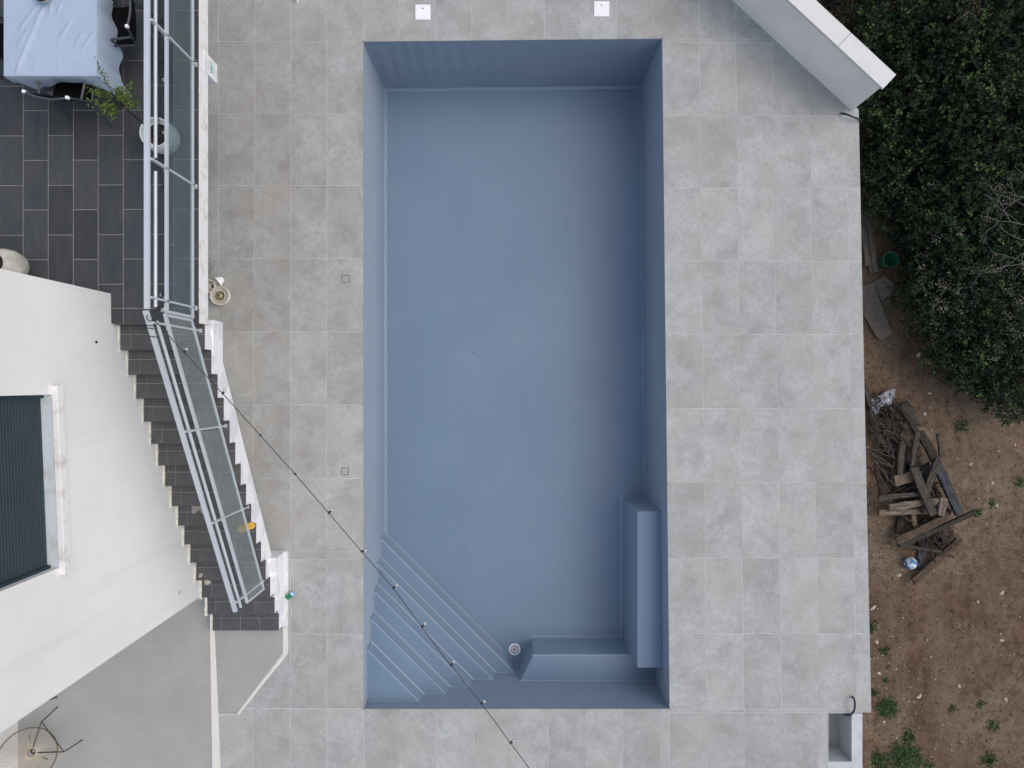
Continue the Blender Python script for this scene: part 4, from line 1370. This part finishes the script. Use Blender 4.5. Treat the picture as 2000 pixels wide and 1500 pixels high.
MB().lathe([(0.055, 0.045), (0.066, 0.08), (0.055, 0.12), (0.030, 0.145), (0.0001, 0.15)], c, 24).build('lamp_bulb', M['brass'], l3, smooth='auto')
c = at(568, 1161.5, 0.0)
bt = empty('plastic_bottle', c, 'small green and blue plastic bottle lying at the stair foot', 'bottle')
d_ = Vector((0.75, 0.65, 0)).normalized()
MB().lathe([(0.0001, -0.07), (0.035, -0.065), (0.040, -0.05), (0.040, 0.03)], c + Vector((0, 0, 0.042)), 18, axis=d_).build('bottle_body', simple('green_plastic', (0.01, 0.20, 0.07), 0.3, 0.2, 20), bt, smooth='auto')
MB().lathe([(0.040, 0.0305), (0.038, 0.055), (0.030, 0.07), (0.0001, 0.075)], c + Vector((0, 0, 0.042)), 18, axis=d_).build('bottle_base', simple('blue_plastic', (0.30, 0.45, 0.68), 0.3, 0.1, 20), bt, smooth='auto')
MB().lathe([(0.016, -0.095), (0.016, -0.071)], c + Vector((0, 0, 0.042)), 12, axis=d_).build('bottle_cap', M['white_plastic'], bt, smooth='auto')
# sponge float on the step, seen partly through the glass
zs_ = tread_z(-1.99)
ca_, cb_ = at(472, 1033, zs_), at(492, 1026, zs_)
d_ = (cb_ - ca_).normalized(); e_ = Vector((-d_.y, d_.x, 0))
pl = []
for k in range(20):
    a = 2 * math.pi * k / 20
    cc = cb_ if math.cos(a) > 0 else ca_
    q = cc + d_ * (0.052 * math.cos(a)) + e_ * (0.052 * math.sin(a))
    pl.append((q.x, q.y))
o = MB().prism(pl, zs_ + 0.002, zs_ + 0.032, 0.008).build('sponge', simple('yellow_sponge', (0.60, 0.36, 0.06), 0.9, 0.15, 30, 0.4), origin=(ca_.x, ca_.y, zs_))
tag(o, 'rounded yellow sponge lying on a dark stair tread', 'sponge')
# crumbs of plaster on the lower treads
rp = random.Random(21)
def lump(p, r, seed, flat=0.6, el=1.4):
    bm_ = bmesh.new(); bmesh.ops.create_icosphere(bm_, subdivisions=2, radius=1)
    vs = []
    for v in bm_.verts:
        q = v.co * (1 + 0.75 * noise.noise(v.co * 1.25 + Vector((seed, 0, 0))))
        vs.append(Vector((q.x * r * el, q.y * r, max(-0.3, q.z) * r * flat)))
    a = seed * 1.7
    rm = Matrix.Rotation(a, 3, 'Z')
    fs = [tuple(v.index for v in f.verts) for f in bm_.faces]
    bm_.free()
    return [Vector(p) + rm @ v for v in vs], fs
for (px, py, r_, lab) in ((392, 1124, 0.028, 'white chip of plaster on a tread by the house wall'), (405, 1137, 0.036, 'larger broken cream plaster lump on the lower treads'), (380, 1100, 0.03, 'crumbly plaster lump at the left end of a tread')):
    yy = at(px, py, 0.8).y
    z_ = tread_z(yy)
    p = at(px, py, z_)
    vs, fs = lump(p + Vector((0, 0, 0.006)), r_, px * 0.1, 0.5)
    o = MB().add(vs, fs).build('plaster_lump', M['pale_stone'], origin=p); tag(o, lab, 'rubble', 'plaster lumps on the stairs')
# grey rag on the tread
yy = at(388, 992, 1.2).y; z_ = tread_z(yy)
m_ = MB()
NR1 = 14
for j in range(7):
    for i in range(NR1):
        p = at(375 + 26 * i / (NR1 - 1), 985 + 15 * j / 6 + 3 * math.sin(i * 0.7), z_)
        p.z = z_ + 0.006 + 0.022 * abs(noise.noise((i * 0.5, j * 0.6, 2)))
        m_.v.append(p)
m_.f = [(j * NR1 + i, j * NR1 + i + 1, (j + 1) * NR1 + i + 1, (j + 1) * NR1 + i) for j in range(6) for i in range(NR1 - 1)]
o = m_.build('rag', simple('grey_rag', (0.30, 0.28, 0.26), 0.95, 0.3, 20), smooth=True, origin=at(388, 992, z_)); tag(o, 'crumpled grey rag on a stair tread beside the handrail', 'rag')
c = at(578, 1, 0.0)
vs, fs = lump(c + Vector((0, 0, 0.01)), 0.035, 3.3, 0.7, 1.6)
o = MB().add(vs, fs).build('stone', M['beige_ceramic'], origin=c); tag(o, 'brownish lump on the deck at the top edge of the photo', 'stone')

# ------------------------------------------------------------------ waste ground : wood heap and litter
def plank(px0, py0, px1, py1, wpx, z, th, mat, label, seed, name='plank', dz=0.0, taper=0.0, cat='plank'):
    a = at(px0, py0, -1.5 + z); b = at(px1, py1, -1.5 + z + dz)
    w = wpx * (H + 1.4) / F
    rs = random.Random(seed)
    d = (b - a); L = d.length
    N = max(4, int(L / 0.06))
    vs = []
    for k in range(N + 1):
        u = k / N
        x = L * (u - 0.5)
        if k in (0, N):
            x += rs.uniform(-0.02, 0.02)
        ww = w * (1 - taper * u) * (1 + rs.uniform(-0.07, 0.07))
        bow = 0.012 * math.sin(u * 3.1 + seed)
        for (sy, sz_) in ((-1, -1), (-0.35, -1), (1, -1), (1, 1), (0.25, 1.12), (-1, 1)):
            vs.append(Vector((x + (rs.uniform(-0.015, 0.015) if k in (0, N) else 0), sy * ww / 2 + bow + rs.uniform(-0.003, 0.003), sz_ * th / 2 + rs.uniform(-0.004, 0.004))))
    fs = [(k * 6 + i, k * 6 + (i + 1) % 6, (k + 1) * 6 + (i + 1) % 6, (k + 1) * 6 + i) for k in range(N) for i in range(6)]
    fs += [tuple(reversed(range(6))), tuple(N * 6 + i for i in range(6))]
    fs = [tuple(reversed(f)) for f in fs]
    me = bpy.data.meshes.new(name); me.from_pydata([tuple(v) for v in vs], [], fs); me.update(); me.materials.append(mat)
    o = bpy.data.objects.new(name, me); C.objects.link(o)
    o.location = (a + b) / 2
    q = d.normalized().to_track_quat('X', 'Z')
    o.rotation_euler = q.to_euler()
    return tag(o, label, cat, 'weathered wood in the heap')
W = M
PL = [
 (1690, 754, 1717, 862, 8, 0.10, 0.03, 'wood_grey', 'long thin grey lath nearest the deck edge at the heap top'),
 (1717, 893, 1739, 962, 8, 0.06, 0.05, 'wood_dark', 'dark thin batten between the deck and the heap'),
 (1764, 790, 1796, 836, 19, 0.05, 0.04, 'wood_grey', 'wide grey board at the upper end of the heap'),
 (1722, 796, 1748, 884, 38, 0.04, 0.03, 'wood_dark', 'wide dark rough board below the white plastic sheet'),
 (1793, 842, 1780, 914, 9, 0.34, 0.05, 'wood_grey', 'slim pale pole lying upright in the photo at the heap centre'),
 (1763, 861, 1755, 924, 11, 0.22, 0.08, 'wood_grey', 'squared grey post left of the slim pole'),
 (1758, 792, 1790, 850, 8, 0.20, 0.06, 'wood_dark', 'thin black beam across the pale broken board'),
 (1796, 846, 1830, 904, 15, 0.25, 0.08, 'wood_dark', 'thick dark beam right of the pale pole'),
 (1827, 906, 1874, 1002, 17, 0.26, 0.09, 'wood_blue', 'long blue grey weathered beam on the right side of the heap'),
 (1783, 914, 1824, 1006, 15, 0.36, 0.07, 'wood_grey', 'long split grey beam running down the heap centre'),
 (1834, 896, 1808, 962, 13, 0.30, 0.06, 'wood_grey', 'cracked grey beam crossing towards the long split beam'),
 (1744, 938, 1786, 929, 21, 0.20, 0.10, 'wood_pale', 'short pale brown block in the heap centre'),
 (1716, 971, 1794, 966, 10, 0.26, 0.06, 'wood_grey', 'pinkish grey pointed plank, upper of the three crosswise ones'),
 (1738, 991, 1832, 979, 13, 0.28, 0.07, 'wood_streaky', 'bleached split log, middle of the three crosswise ones'),
 (1716, 1003, 1812, 997, 12, 0.22, 0.07, 'wood_streaky', 'streaky split log, lowest of the three crosswise ones'),
 (1841, 970, 1837, 1008, 15, 0.26, 0.09, 'wood_streaky', 'stubby grey log standing beside the blue grey beam'),
 (1750, 1057, 1848, 1009, 14, 0.30, 0.06, 'wood_brown', 'rough brown plank laid slantwise across the lower heap'),
 (1757, 1064, 1902, 1002, 9, 0.24, 0.06, 'wood_dark', 'long dark bar sticking out to the right of the heap'),
 (1782, 1135, 1875, 1054, 14, 0.14, 0.07, 'wood_brown', 'brown squared beam at the lowest end of the heap'),
 (1876, 1056, 1848, 1031, 6, 0.12, 0.05, 'wood_brown', 'short brown strip at the right tip of the lowest beam'),
 (1752, 1066, 1838, 1077, 6, 0.14, 0.04, 'wood_grey', 'thin pale lath under the slanting brown plank'),
 (1799, 1050, 1797, 1114, 12, 0.06, 0.05, 'wood_blue', 'dark cracked board pointing down to the ball'),
 (1762, 1006, 1757, 1044, 14, 0.06, 0.04, 'wood_dark', 'black board end left below the split logs'),
 (1784, 1006, 1787, 1030, 9, 0.14, 0.06, 'wood_pale', 'small pale brown offcut below the split logs'),
 (1839, 1034, 1844, 1072, 8, 0.08, 0.05, 'wood_dark', 'short dark stick inside the triangle of beams'),
 (1832, 846, 1836, 896, 5, 0.14, 0.04, 'wood_grey', 'thin grey stick at the upper right of the heap'),
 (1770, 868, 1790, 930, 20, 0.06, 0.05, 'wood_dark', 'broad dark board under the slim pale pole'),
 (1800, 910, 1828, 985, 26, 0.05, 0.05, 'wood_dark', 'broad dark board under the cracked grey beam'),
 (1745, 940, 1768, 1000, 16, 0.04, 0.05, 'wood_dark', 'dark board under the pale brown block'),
 (1712, 892, 1727, 966, 15, 0.0, 0.04, 'wood_brown', 'flat brown board lying on the dirt nearest the deck'),
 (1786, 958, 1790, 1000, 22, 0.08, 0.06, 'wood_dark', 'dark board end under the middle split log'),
]
for i, p in enumerate(PL):
    plank(*p[:5], p[5] + 0.02, p[6], M[p[7]], p[8], 100 + i, dz=random.Random(i).uniform(-0.05, 0.05), taper=random.Random(i + 50).uniform(0, 0.25))
def board_poly(pts, z, th, mat, label, name='broken_board', tilt=0.02):
    p = [at(px, py, -1.5 + z) for px, py in pts]
    c = sum(p, Vector()) / len(p)
    o = MB().prism([(q.x, q.y) for q in p], c.z, c.z + th, 0.006).build(name, mat, origin=c)
    o.rotation_euler = (tilt, -tilt * 1.5, 0)
    return tag(o, label, 'board')
board_poly([(1767, 820), (1757, 857), (1771, 879), (1779, 866), (1788, 846), (1776, 828)], 0.14, 0.03, M['wood_pale'], 'broken pale brown board with a rounded edge in the heap')
board_poly([(1787, 832), (1807, 835), (1820, 849), (1815, 863), (1806, 855), (1797, 848)], 0.16, 0.03, M['wood_pale'], 'small pale brown board chip at the heap right side')
board_poly([(1683, 560), (1704, 551), (1741, 652), (1723, 664), (1713, 661), (1684, 613)], 0.04, 0.035, M['slab_stone'], 'dusty grey brown slab lying beside the deck edge below the green bucket')
board_poly([(1705, 551), (1725, 538), (1746, 556), (1740, 574), (1722, 590), (1714, 574)], 0.02, 0.03, M['slab_stone'], 'short slab fragment under the bushes next to the dusty slab')
for k, (a, b, c_, d_) in enumerate(((1684, 400, 1702, 534), (1690, 395, 1708, 530), (1682, 440, 1694, 520))):
    plank(a, b, c_, d_, 10 - k, 0.05 + 0.03 * k, 0.04, M['slab_stone'], ['shaded grey batten along the deck edge above the bucket, lower layer', 'shaded grey batten nearest the bucket, upper layer', 'short shaded batten tight against the deck edge'][k], 300 + k)
board_poly([(1815, 640), (1828, 637), (1840, 658), (1834, 668), (1820, 655)], 0.02, 0.06, M['pale_stone'], 'brownish flat stone at the edge of the bushes', 'flat_stone')

# dead twigs beside the heap
tw = empty('dead_branch', at(1715, 860, -1.4), 'tangle of bare dead twigs between the deck and the heap', 'branch')
m_ = MB(); rt = random.Random(9)
for k in range(24):
    p = at(rt.uniform(1694, 1718), rt.uniform(815, 915), -1.36)
    a = rt.uniform(-1.1, -0.1); pts = [p]
    for j in range(6):
        a += rt.uniform(-0.35, 0.35)
        p = p + Vector((math.cos(a) * 0.085, math.sin(a) * 0.085, rt.uniform(-0.01, 0.05)))
        pts.append(p)
    m_.tube(pts, 0.010 * rt.uniform(0.6, 1.2), 5, 0.003)
m_.build('twigs', simple('dry_grey_twig', (0.10, 0.088, 0.075), 0.9, 0.3, 20), tw, smooth=True)

# broken sticks and splinters in the gaps of the heap
m_ = MB(); rt = random.Random(41)
for k in range(520):
    u = rt.random()
    px = 1718 + 95 * u ** 0.8 + rt.gauss(0, 22) + (12 if u > .5 else 0); py = 792 + 285 * u + rt.gauss(0, 12)
    if px < 1700: continue
    p = at(px, py, -1.5 + rt.uniform(0.02, 0.26))
    a = rt.gauss(-1.15, 0.7); L = rt.uniform(0.06, 0.32)
    d_ = Vector((math.cos(a), math.sin(a), rt.gauss(0, 0.15))) * L / 2
    m_.beam(p - d_, p + d_, rt.uniform(0.008, 0.035), rt.uniform(0.006, 0.02))
o = m_.build('splinters', M['wood_dark']); tag(o, 'dark splinters and broken sticks filling the gaps of the wood heap', None, None, 'stuff')

# white plastic sheet
m_ = MB()
outline = [(1699, 781), (1712, 775), (1722, 772), (1733, 763), (1748, 759), (1747, 770), (1743, 786), (1733, 792), (1722, 793), (1714, 801), (1709, 810), (1703, 800)]
outline = [((a[0] * (4 - k) + b[0] * k) / 4, (a[1] * (4 - k) + b[1] * k) / 4) for a, b in zip(outline, outline[1:] + outline[:1]) for k in range(4)]
cpx, cpy = 1722, 783
rings_ = 14
for k in range(rings_ + 1):
    for (px, py) in outline:
        u = k / rings_
        p = at(cpx + (px - cpx) * u, cpy + (py - cpy) * u, -1.35)
        p.z = -1.40 + 0.07 * (1 - u) + 0.16 * abs(noise.noise((px * 0.13 * u + 3, py * 0.13 * u, 1.0))) + 0.08 * noise.noise((px * 0.2 * u, py * 0.2 * u, 5))
        m_.v.append(p)
n_ = len(outline)
m_.f = [(k * n_ + i, k * n_ + (i + 1) % n_, (k + 1) * n_ + (i + 1) % n_, (k + 1) * n_ + i) for k in range(rings_) for i in range(n_)]
o = m_.build('plastic_sheet', simple('white_plastic_film', (0.40, 0.42, 0.45), 0.35, 0.35, 22), smooth=True, origin=at(cpx, cpy, -1.42)); tag(o, 'crumpled white plastic sheet on top of the wood heap', 'plastic sheet')

# football
c = at(1778, 1100, -1.38)
bm_ = bmesh.new(); bmesh.ops.create_icosphere(bm_, subdivisions=1, radius=1.0)
t = NT('white_and_blue_ball')
vo = t.n('ShaderNodeTexVoronoi'); vo.feature = 'F1'; vo.inputs['Scale'].default_value = 2.2
tc = t.n('ShaderNodeTexCoord'); t.l(tc.outputs['Object'], vo.inputs['Vector'])
mp = t.n('ShaderNodeMapping'); mp.inputs['Scale'].default_value = (24, 24, 24); t.l(tc.outputs['Object'], mp.inputs['Vector']); t.l(mp.outputs[0], vo.inputs['Vector']); vo.inputs['Scale'].default_value = 1.0
sp = t.n('ShaderNodeSeparateColor'); t.l(vo.outputs['Color'], sp.inputs[0])
t.color(t.ramp(sp.outputs[0], [(0.50, (0.52, 0.56, 0.57)), (0.54, (0.03, 0.15, 0.34))]))
t.set(Roughness=0.45)
bm_.free()
ball = MB().lathe([(0.0001 + 0.112 * math.sin(math.pi * k / 20), -0.112 * math.cos(math.pi * k / 20)) for k in range(21)], c, 32).build('football', t.m, smooth=True, origin=c)
tag(ball, 'white and blue football beside the lower end of the wood heap', 'ball')

# bucket
c = at(1725, 512, -1.5)
bk = empty('bucket', c, 'green plastic bucket between the deck and the bushes', 'bucket')
gm = simple('green_bucket_plastic', (0.018, 0.12, 0.065), 0.4, 0.15, 10)
MB().lathe([(0.10, 0.0), (0.135, 0.26), (0.148, 0.265), (0.148, 0.275), (0.132, 0.272), (0.098, 0.012), (0.0001, 0.010)], c + Vector((0, 0, 0.005)), 32).build('bucket_body', gm, bk, smooth='auto')
MB().tube([c + Vector((0.147 * math.cos(a), 0.147 * math.sin(a) , 0.272 + 0.012 * math.sin(a))) for a in [math.pi * k / 16 for k in range(17)]], 0.004, 5).build('handle', M['twig'], bk, smooth=True)
MB().lathe([(0.06, 0.013), (0.04, 0.03), (0.0001, 0.04)], c + Vector((0.02, -0.02, 0.0)), 10).build('dirt', M['potting_soil'], bk)

# loose stones and litter one can tell apart
STN = [(1938, 944, 0.045, 'white triangular stone right of the wood heap'), (1946, 987, 0.040, 'pale round stone just below the white triangular one'), (1757, 1124, 0.035, 'white scrap of litter left of the ball'), (1706, 1188, 0.04, 'pale wood chip close to the deck edge'),
       (1914, 1177, 0.032, 'small white stone on the right-hand dirt'), (1965, 1366, 0.045, 'pale triangular stone in the lower right dirt'), (1957, 1251, 0.035, 'pale stone midway down the right photo edge'), (1796, 1361, 0.034, 'white chip in the dirt below the middle'), (1729, 1412, 0.036, 'pale splinter beside the grass tuft near the pit'),
       (1875, 1341, 0.03, 'small oval pale stone in the lower dirt'), (1793, 628, 0.04, 'grey stone in the shade of the bushes'), (1797, 692, 0.045, 'pale grey stone by the bush edge'), (1848, 712, 0.05, 'flat pale stone under the bush edge'), (1809, 809, 0.035, 'small stone right of the pale boards'), (1816, 768, 0.028, 'tiny white stone above the wood heap'), (1896, 907, 0.03, 'thin white chip to the right of the heap'),
       (1985, 870, 0.03, 'small pale stone at the right photo edge'), (1713, 1254, 0.032, 'pale wood chip at the tuft by the deck'), (1718, 1316, 0.034, 'slanting pale chip near the deck lower edge'), (1958, 1158, 0.035, 'elongated pale stone near the right edge')]
for i, (px, py, r_, lab) in enumerate(STN):
    p = at(px, py, -1.48); p.z = gz(p.x, p.y)
    r_ *= 0.62 + 0.2 * ((i * 7) % 5) / 4
    vs, fs = lump(p + Vector((0, 0, r_ * 0.2)), r_, i * 2.3 + 1, 0.5, 1.1 + (i % 4) * 0.3)
    o = MB().add(vs, fs).build('stone', M['pale_stone'], origin=p); tag(o, lab, 'stone', 'pale stones scattered on the dirt')

# ------------------------------------------------------------------ weeds
def tuft(px, py, rpx, h, label, seed, nl):
    rs = random.Random(seed)
    p0 = at(px, py, -1.48); p0.z = gz(p0.x, p0.y) - 0.01
    rad = rpx * 0.0094
    m_ = MB()
    for k in range(nl):
        a = rs.uniform(0, 6.28); rr_ = rad * rs.random() ** 0.8 * 0.85
        b = p0 + Vector((rr_ * math.cos(a), rr_ * math.sin(a), 0))
        a2 = rs.uniform(0, 6.28)
        L = rs.uniform(0.04, 0.12) * h
        d_ = Vector((math.cos(a2), math.sin(a2), rs.uniform(0.15, 1.3))).normalized()
        sd_ = Vector((-math.sin(a2), math.cos(a2), 0))
        w_ = rs.uniform(0.006, 0.014)
        m1 = b + d_ * L * 0.55; e = b + d_ * L + Vector((0, 0, -0.25 * L))
        m_.quad(b, m1 + sd_ * w_, e, m1 - sd_ * w_)
    o = m_.build('weed_tuft', M['weed'], origin=p0)
    return tag(o, label, 'weed', 'green weeds growing in the dirt')
WD = [(1703, 1224, 12, 1.1, 'weed tuft hugging the deck edge in the lower right', 110), (1728, 1271, 9, .9, 'small weed below the deck-side tuft', 60), (1736, 1382, 24, 1.3, 'bushy green weed near the concrete pit', 330), (1709, 1354, 7, .8, 'tiny weed beside the deck above the bushy one', 40), (1735, 1328, 7, .8, 'tiny weed directly above the bushy one', 40),
      (1776, 1440, 15, 1.1, 'weed clump between the pit and the large bottom patch', 120), (1768, 1482, 40, 1.5, 'large weed patch at the bottom edge right of the pit', 520), (1716, 1490, 24, 1.2, 'weed patch at the bottom edge touching the pit', 240), (1910, 1001, 10, 1, 'weed at the tip of the long dark bar', 90), (1936, 984, 9, .9, 'small weed next to the round pale stone', 70),
      (1918, 1374, 10, .9, 'small weed left of the triangular stone', 60), (1941, 1418, 13, 1, 'straggly weed in the lower right dirt', 90), (1861, 1386, 9, .9, 'lone small weed in the middle of the lower dirt', 50), (1932, 1482, 17, 1, 'weed patch at the bottom right', 110), (1880, 832, 16, .9, 'weed at the foot of the lowest bush', 90), (1990, 940, 12, .9, 'weed at the right photo edge beside the stones', 70), (1815, 1495, 14, 1, 'weed right of the large bottom patch', 80)]
for i, (px, py, r_, h_, lab, nl) in enumerate(WD):
    tuft(px, py, r_, h_, lab, 400 + i, nl)

# ------------------------------------------------------------------ bushes and trees
BUCKET = P2(1727, 509, -1.2)
def ok_leaf(p):
    if p.x < 5.80 + max(0, p.z) * 0.5: 
        return False
    if (p.xy - BUCKET).length < 0.25 or (p.xy - BUCKET - Vector((0.03, -0.35))).length < 0.12:
        return False
    q = Vector((p.x, p.y)) - WALL_B
    if q.dot(wd) < 0.15 and q.dot(wn_) < 0.30 + max(0, p.z - 0.6) * 0.2:
        return False
    return True
def bush(name, px, py, rpx, ztop, label, seed, n_clump, leaf=0.045, light=0.0, seeds=0, cat='bush', group='dark green bushes beside the deck'):
    rs = random.Random(seed)
    zc = (ztop - 1.5) / 2 + 0.1
    c = at(px, py, zc)
    rad = rpx * (H - zc) / F
    hgt = (ztop + 1.5) / 2
    root = empty(name, (c.x, c.y, -1.52), label, cat, group)
    m_ = MB()
    base = Vector((c.x, c.y, -1.55))
    lv, lf = [], []
    lv2, lf2 = [], []
    sv, sf = [], []
    for k in range(int(n_clump * 1.3)):
        # points through the outer half of the volume, denser near the surface
        while True:
            d_ = Vector((rs.gauss(0, 1), rs.gauss(0, 1), rs.gauss(0.35, 0.8))).normalized()
            if d_.z > -0.45: break
        f_ = 0.55 + 0.5 * rs.random() ** 0.6
        f_ *= 1 + 0.28 * noise.noise((d_.x * 2.2 + seed, d_.y * 2.2, d_.z * 2.2))
        p = c + Vector((d_.x * rad * f_, d_.y * rad * f_, d_.z * hgt * f_))
        if not ok_leaf(p) or p.z < -1.45:
            continue
        if rs.random() < 0.25:
            mid = base.lerp(p, 0.5) + Vector((rs.gauss(0, .06), rs.gauss(0, .06), rs.gauss(0, .06)))
            if ok_leaf(mid):
                m_.tube([base + Vector((rs.gauss(0, .05), rs.gauss(0, .05), 0)), mid, mid.lerp(p, 0.75)], 0.010, 4, 0.003)
        # twig with leaves
        ax = (d_ + Vector((rs.gauss(0, .5), rs.gauss(0, .5), rs.gauss(0.1, .4)))).normalized()
        tl = rs.uniform(0.10, 0.24)
        nl = rs.randint(9, 17)
        lt = rs.random() < light
        for j in range(nl):
            u = j / nl
            b = p + ax * (tl * (u - 0.3)) + Vector((rs.gauss(0, .018), rs.gauss(0, .018), rs.gauss(0, .018)))
            if not ok_leaf(b): continue
            an = j * 2.4 + rs.uniform(-.4, .4)
            o1 = ax.orthogonal().normalized(); o2 = ax.cross(o1)
            ld = (ax * 0.45 + o1 * math.cos(an) + o2 * math.sin(an) + Vector((0, 0, 0.25))).normalized()
            nr = (Vector((0, 0, 1)) + Vector((rs.gauss(0, .45), rs.gauss(0, .45), 0)))
            sd_ = ld.cross(nr)
            if sd_.length < 1e-3: continue
            sd_.normalize()
            L = leaf * rs.uniform(0.7, 1.35); w_ = L * 0.30
            V, Fc = (lv2, lf2) if lt else (lv, lf)
            o_ = len(V)
            dn = sd_.cross(ld) * (L * 0.08)
            V += [b, b + ld * L * 0.3 + sd_ * w_, b + ld * L * 0.72 + sd_ * w_ * 0.85, b + ld * L - dn, b + ld * L * 0.72 - sd_ * w_ * 0.85, b + ld * L * 0.3 - sd_ * w_]
            Fc.append((o_, o_ + 1, o_ + 2, o_ + 3, o_ + 4, o_ + 5))
    for k in range(seeds):
        while True:
            d_ = Vector((rs.gauss(0, 1), rs.gauss(0, 1), rs.gauss(0.8, 0.5))).normalized()
            if d_.z > 0.25: break
        p = c + Vector((d_.x * rad, d_.y * rad, d_.z * hgt * 1.02))
        if not ok_leaf(p): continue
        for j in range(36):
            q = p + Vector((rs.gauss(0, .055), rs.gauss(0, .045), rs.gauss(0, .03)))
            s_ = rs.uniform(0.005, 0.010)
            o_ = len(sv)
            a = rs.uniform(0, 6.28); u1 = Vector((math.cos(a), math.sin(a), 0.2)) * s_; u2 = Vector((-math.sin(a), math.cos(a), 0.1)) * s_
            sv += [q - u1, q + u2, q + u1, q - u2]
            sf.append((o_, o_ + 1, o_ + 2, o_ + 3))
    m_.tube([base, base + Vector((0.02, 0.01, hgt * 0.7))], 0.04, 6, 0.02)
    m_.build('trunk', M['bark'], root)
    if lf:
        MB().add(lv, lf).build('crown', M['leaf'], root)['kind'] = 'stuff'
    if lf2:
        MB().add(lv2, lf2).build('young_shoots', M['leaf_light'], root)['kind'] = 'stuff'
    if sf:
        MB().add(sv, sf).build('seed_heads', M['seed'], root)['kind'] = 'stuff'
    return root
BU = [
 ('bush', 1705, 20, 120, 0.05, 'dark bush behind the white coping at the top edge', 1, 620, .05, .04, 0),
 ('bush', 1880, 30, 125, 0.5, 'dark leafy bush at the top between coping and corner', 2, 760, .05, .10, 0),
 ('bush', 2010, 130, 130, 0.7, 'tall bush with lighter shoots in the upper right corner', 3, 760, .05, .16, 0),
 ('bush', 1790, 190, 125, -0.05, 'deeply shaded bush beside the end of the parapet wall', 4, 720, .05, .05, 0),
 ('bush', 1925, 250, 130, 0.5, 'bush with yellow green shoots below the corner bush', 5, 820, .05, .14, 0),
 ('bush', 1775, 345, 100, -0.35, 'dark low bush hugging the deck edge below the conduit', 6, 560, .046, .03, 0),
 ('bush', 1880, 420, 115, 0.0, 'dark bush left of the bare grey branches', 7, 680, .046, .06, 10),
 ('bush', 2010, 400, 115, 0.1, 'dark bush under the bare grey branches', 8, 620, .046, .06, 8),
 ('bush', 1850, 560, 95, -0.3, 'shaded bush dotted with pale seed heads, right of the slab', 9, 560, .044, .05, 18),
 ('bush', 1960, 590, 105, 0.0, 'bush with pale seed heads near the right edge', 10, 640, .046, .10, 16),
 ('bush', 1905, 680, 85, -0.5, 'low green bush jutting over the brown dirt', 11, 520, .044, .12, 6),
 ('bush', 1985, 735, 80, -0.5, 'lowest bush with seed heads at the right edge', 12, 470, .044, .14, 14),
 ('bush', 1800, 480, 60, -0.75, 'small dark bush right behind the green bucket', 13, 260, .042, .03, 4),
 ('bush', 2110, 270, 120, 0.6, 'bush along the right photo edge, mostly cut off', 14, 380, .05, .10, 0),
 ('bush', 2075, 520, 95, 0.0, 'bush at the right photo edge below the bare grey branches', 15, 420, .046, .08, 6),
 ('bush', 2080, 680, 85, -0.2, 'bush at the right photo edge beside the seed-head bushes', 16, 320, .046, .08, 6),
 ('bush', 1655, -55, 95, 0.45, 'bush just behind the parapet at the top edge', 17, 320, .05, .04, 0),
]
for b in BU:
    bush(*b)
# near-black leaves added so the ground beneath the bushes reads as deep shade
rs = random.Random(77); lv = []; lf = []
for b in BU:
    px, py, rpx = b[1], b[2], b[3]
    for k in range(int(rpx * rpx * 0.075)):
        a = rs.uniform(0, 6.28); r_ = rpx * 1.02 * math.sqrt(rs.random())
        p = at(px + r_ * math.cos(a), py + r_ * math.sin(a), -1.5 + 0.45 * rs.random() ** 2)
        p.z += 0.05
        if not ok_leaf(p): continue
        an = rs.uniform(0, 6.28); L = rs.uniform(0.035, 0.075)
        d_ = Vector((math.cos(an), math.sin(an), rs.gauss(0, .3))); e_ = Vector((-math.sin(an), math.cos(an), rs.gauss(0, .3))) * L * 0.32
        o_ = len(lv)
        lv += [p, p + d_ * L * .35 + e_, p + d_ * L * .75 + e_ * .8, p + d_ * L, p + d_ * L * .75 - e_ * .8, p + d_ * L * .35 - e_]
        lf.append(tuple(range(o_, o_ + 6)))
o = MB().add(lv, lf).build('shade_leaves', M['litter'])
tag(o, 'near-black low leaves added as deep shade beneath the bushes', None, None, 'stuff')
# bare grey branches over the bushes
br = empty('bare_branch', at(2000, 460, -0.2), 'bare grey branching twigs spread over the dark bushes at the right edge', 'branch')
m_ = MB(); rt = random.Random(17)
def grow(p, a, L, r_, lvl):
    pts = [p]; n_ = 5
    for j in range(n_):
        a += rt.gauss(0, 0.16)
        p = p + Vector((math.cos(a), math.sin(a), rt.gauss(0.0, 0.12))) * (L / n_)
        pts.append(p)
        if lvl < 3 and rt.random() < 0.62 and j > 0:
            grow(p, a + rt.choice([-1, 1]) * rt.uniform(0.4, 0.95), L * rt.uniform(0.35, 0.6), r_ * 0.6, lvl + 1)
    m_.tube(pts, r_, 4, r_ * 0.4)
for (px, py, a, L) in ((2030, 420, 2.95, 1.0), (2030, 440, 3.2, 1.1), (2030, 470, 3.05, 0.9), (2030, 470, 3.5, 1.0), (2030, 400, 2.6, 0.9), (2020, 505, 3.6, 0.8), (2030, 350, 2.8, 0.6)):
    grow(at(px, py, 0.18), a, L * 0.78, 0.0062, 0)
m_.build('twigs', M['twig'], br)
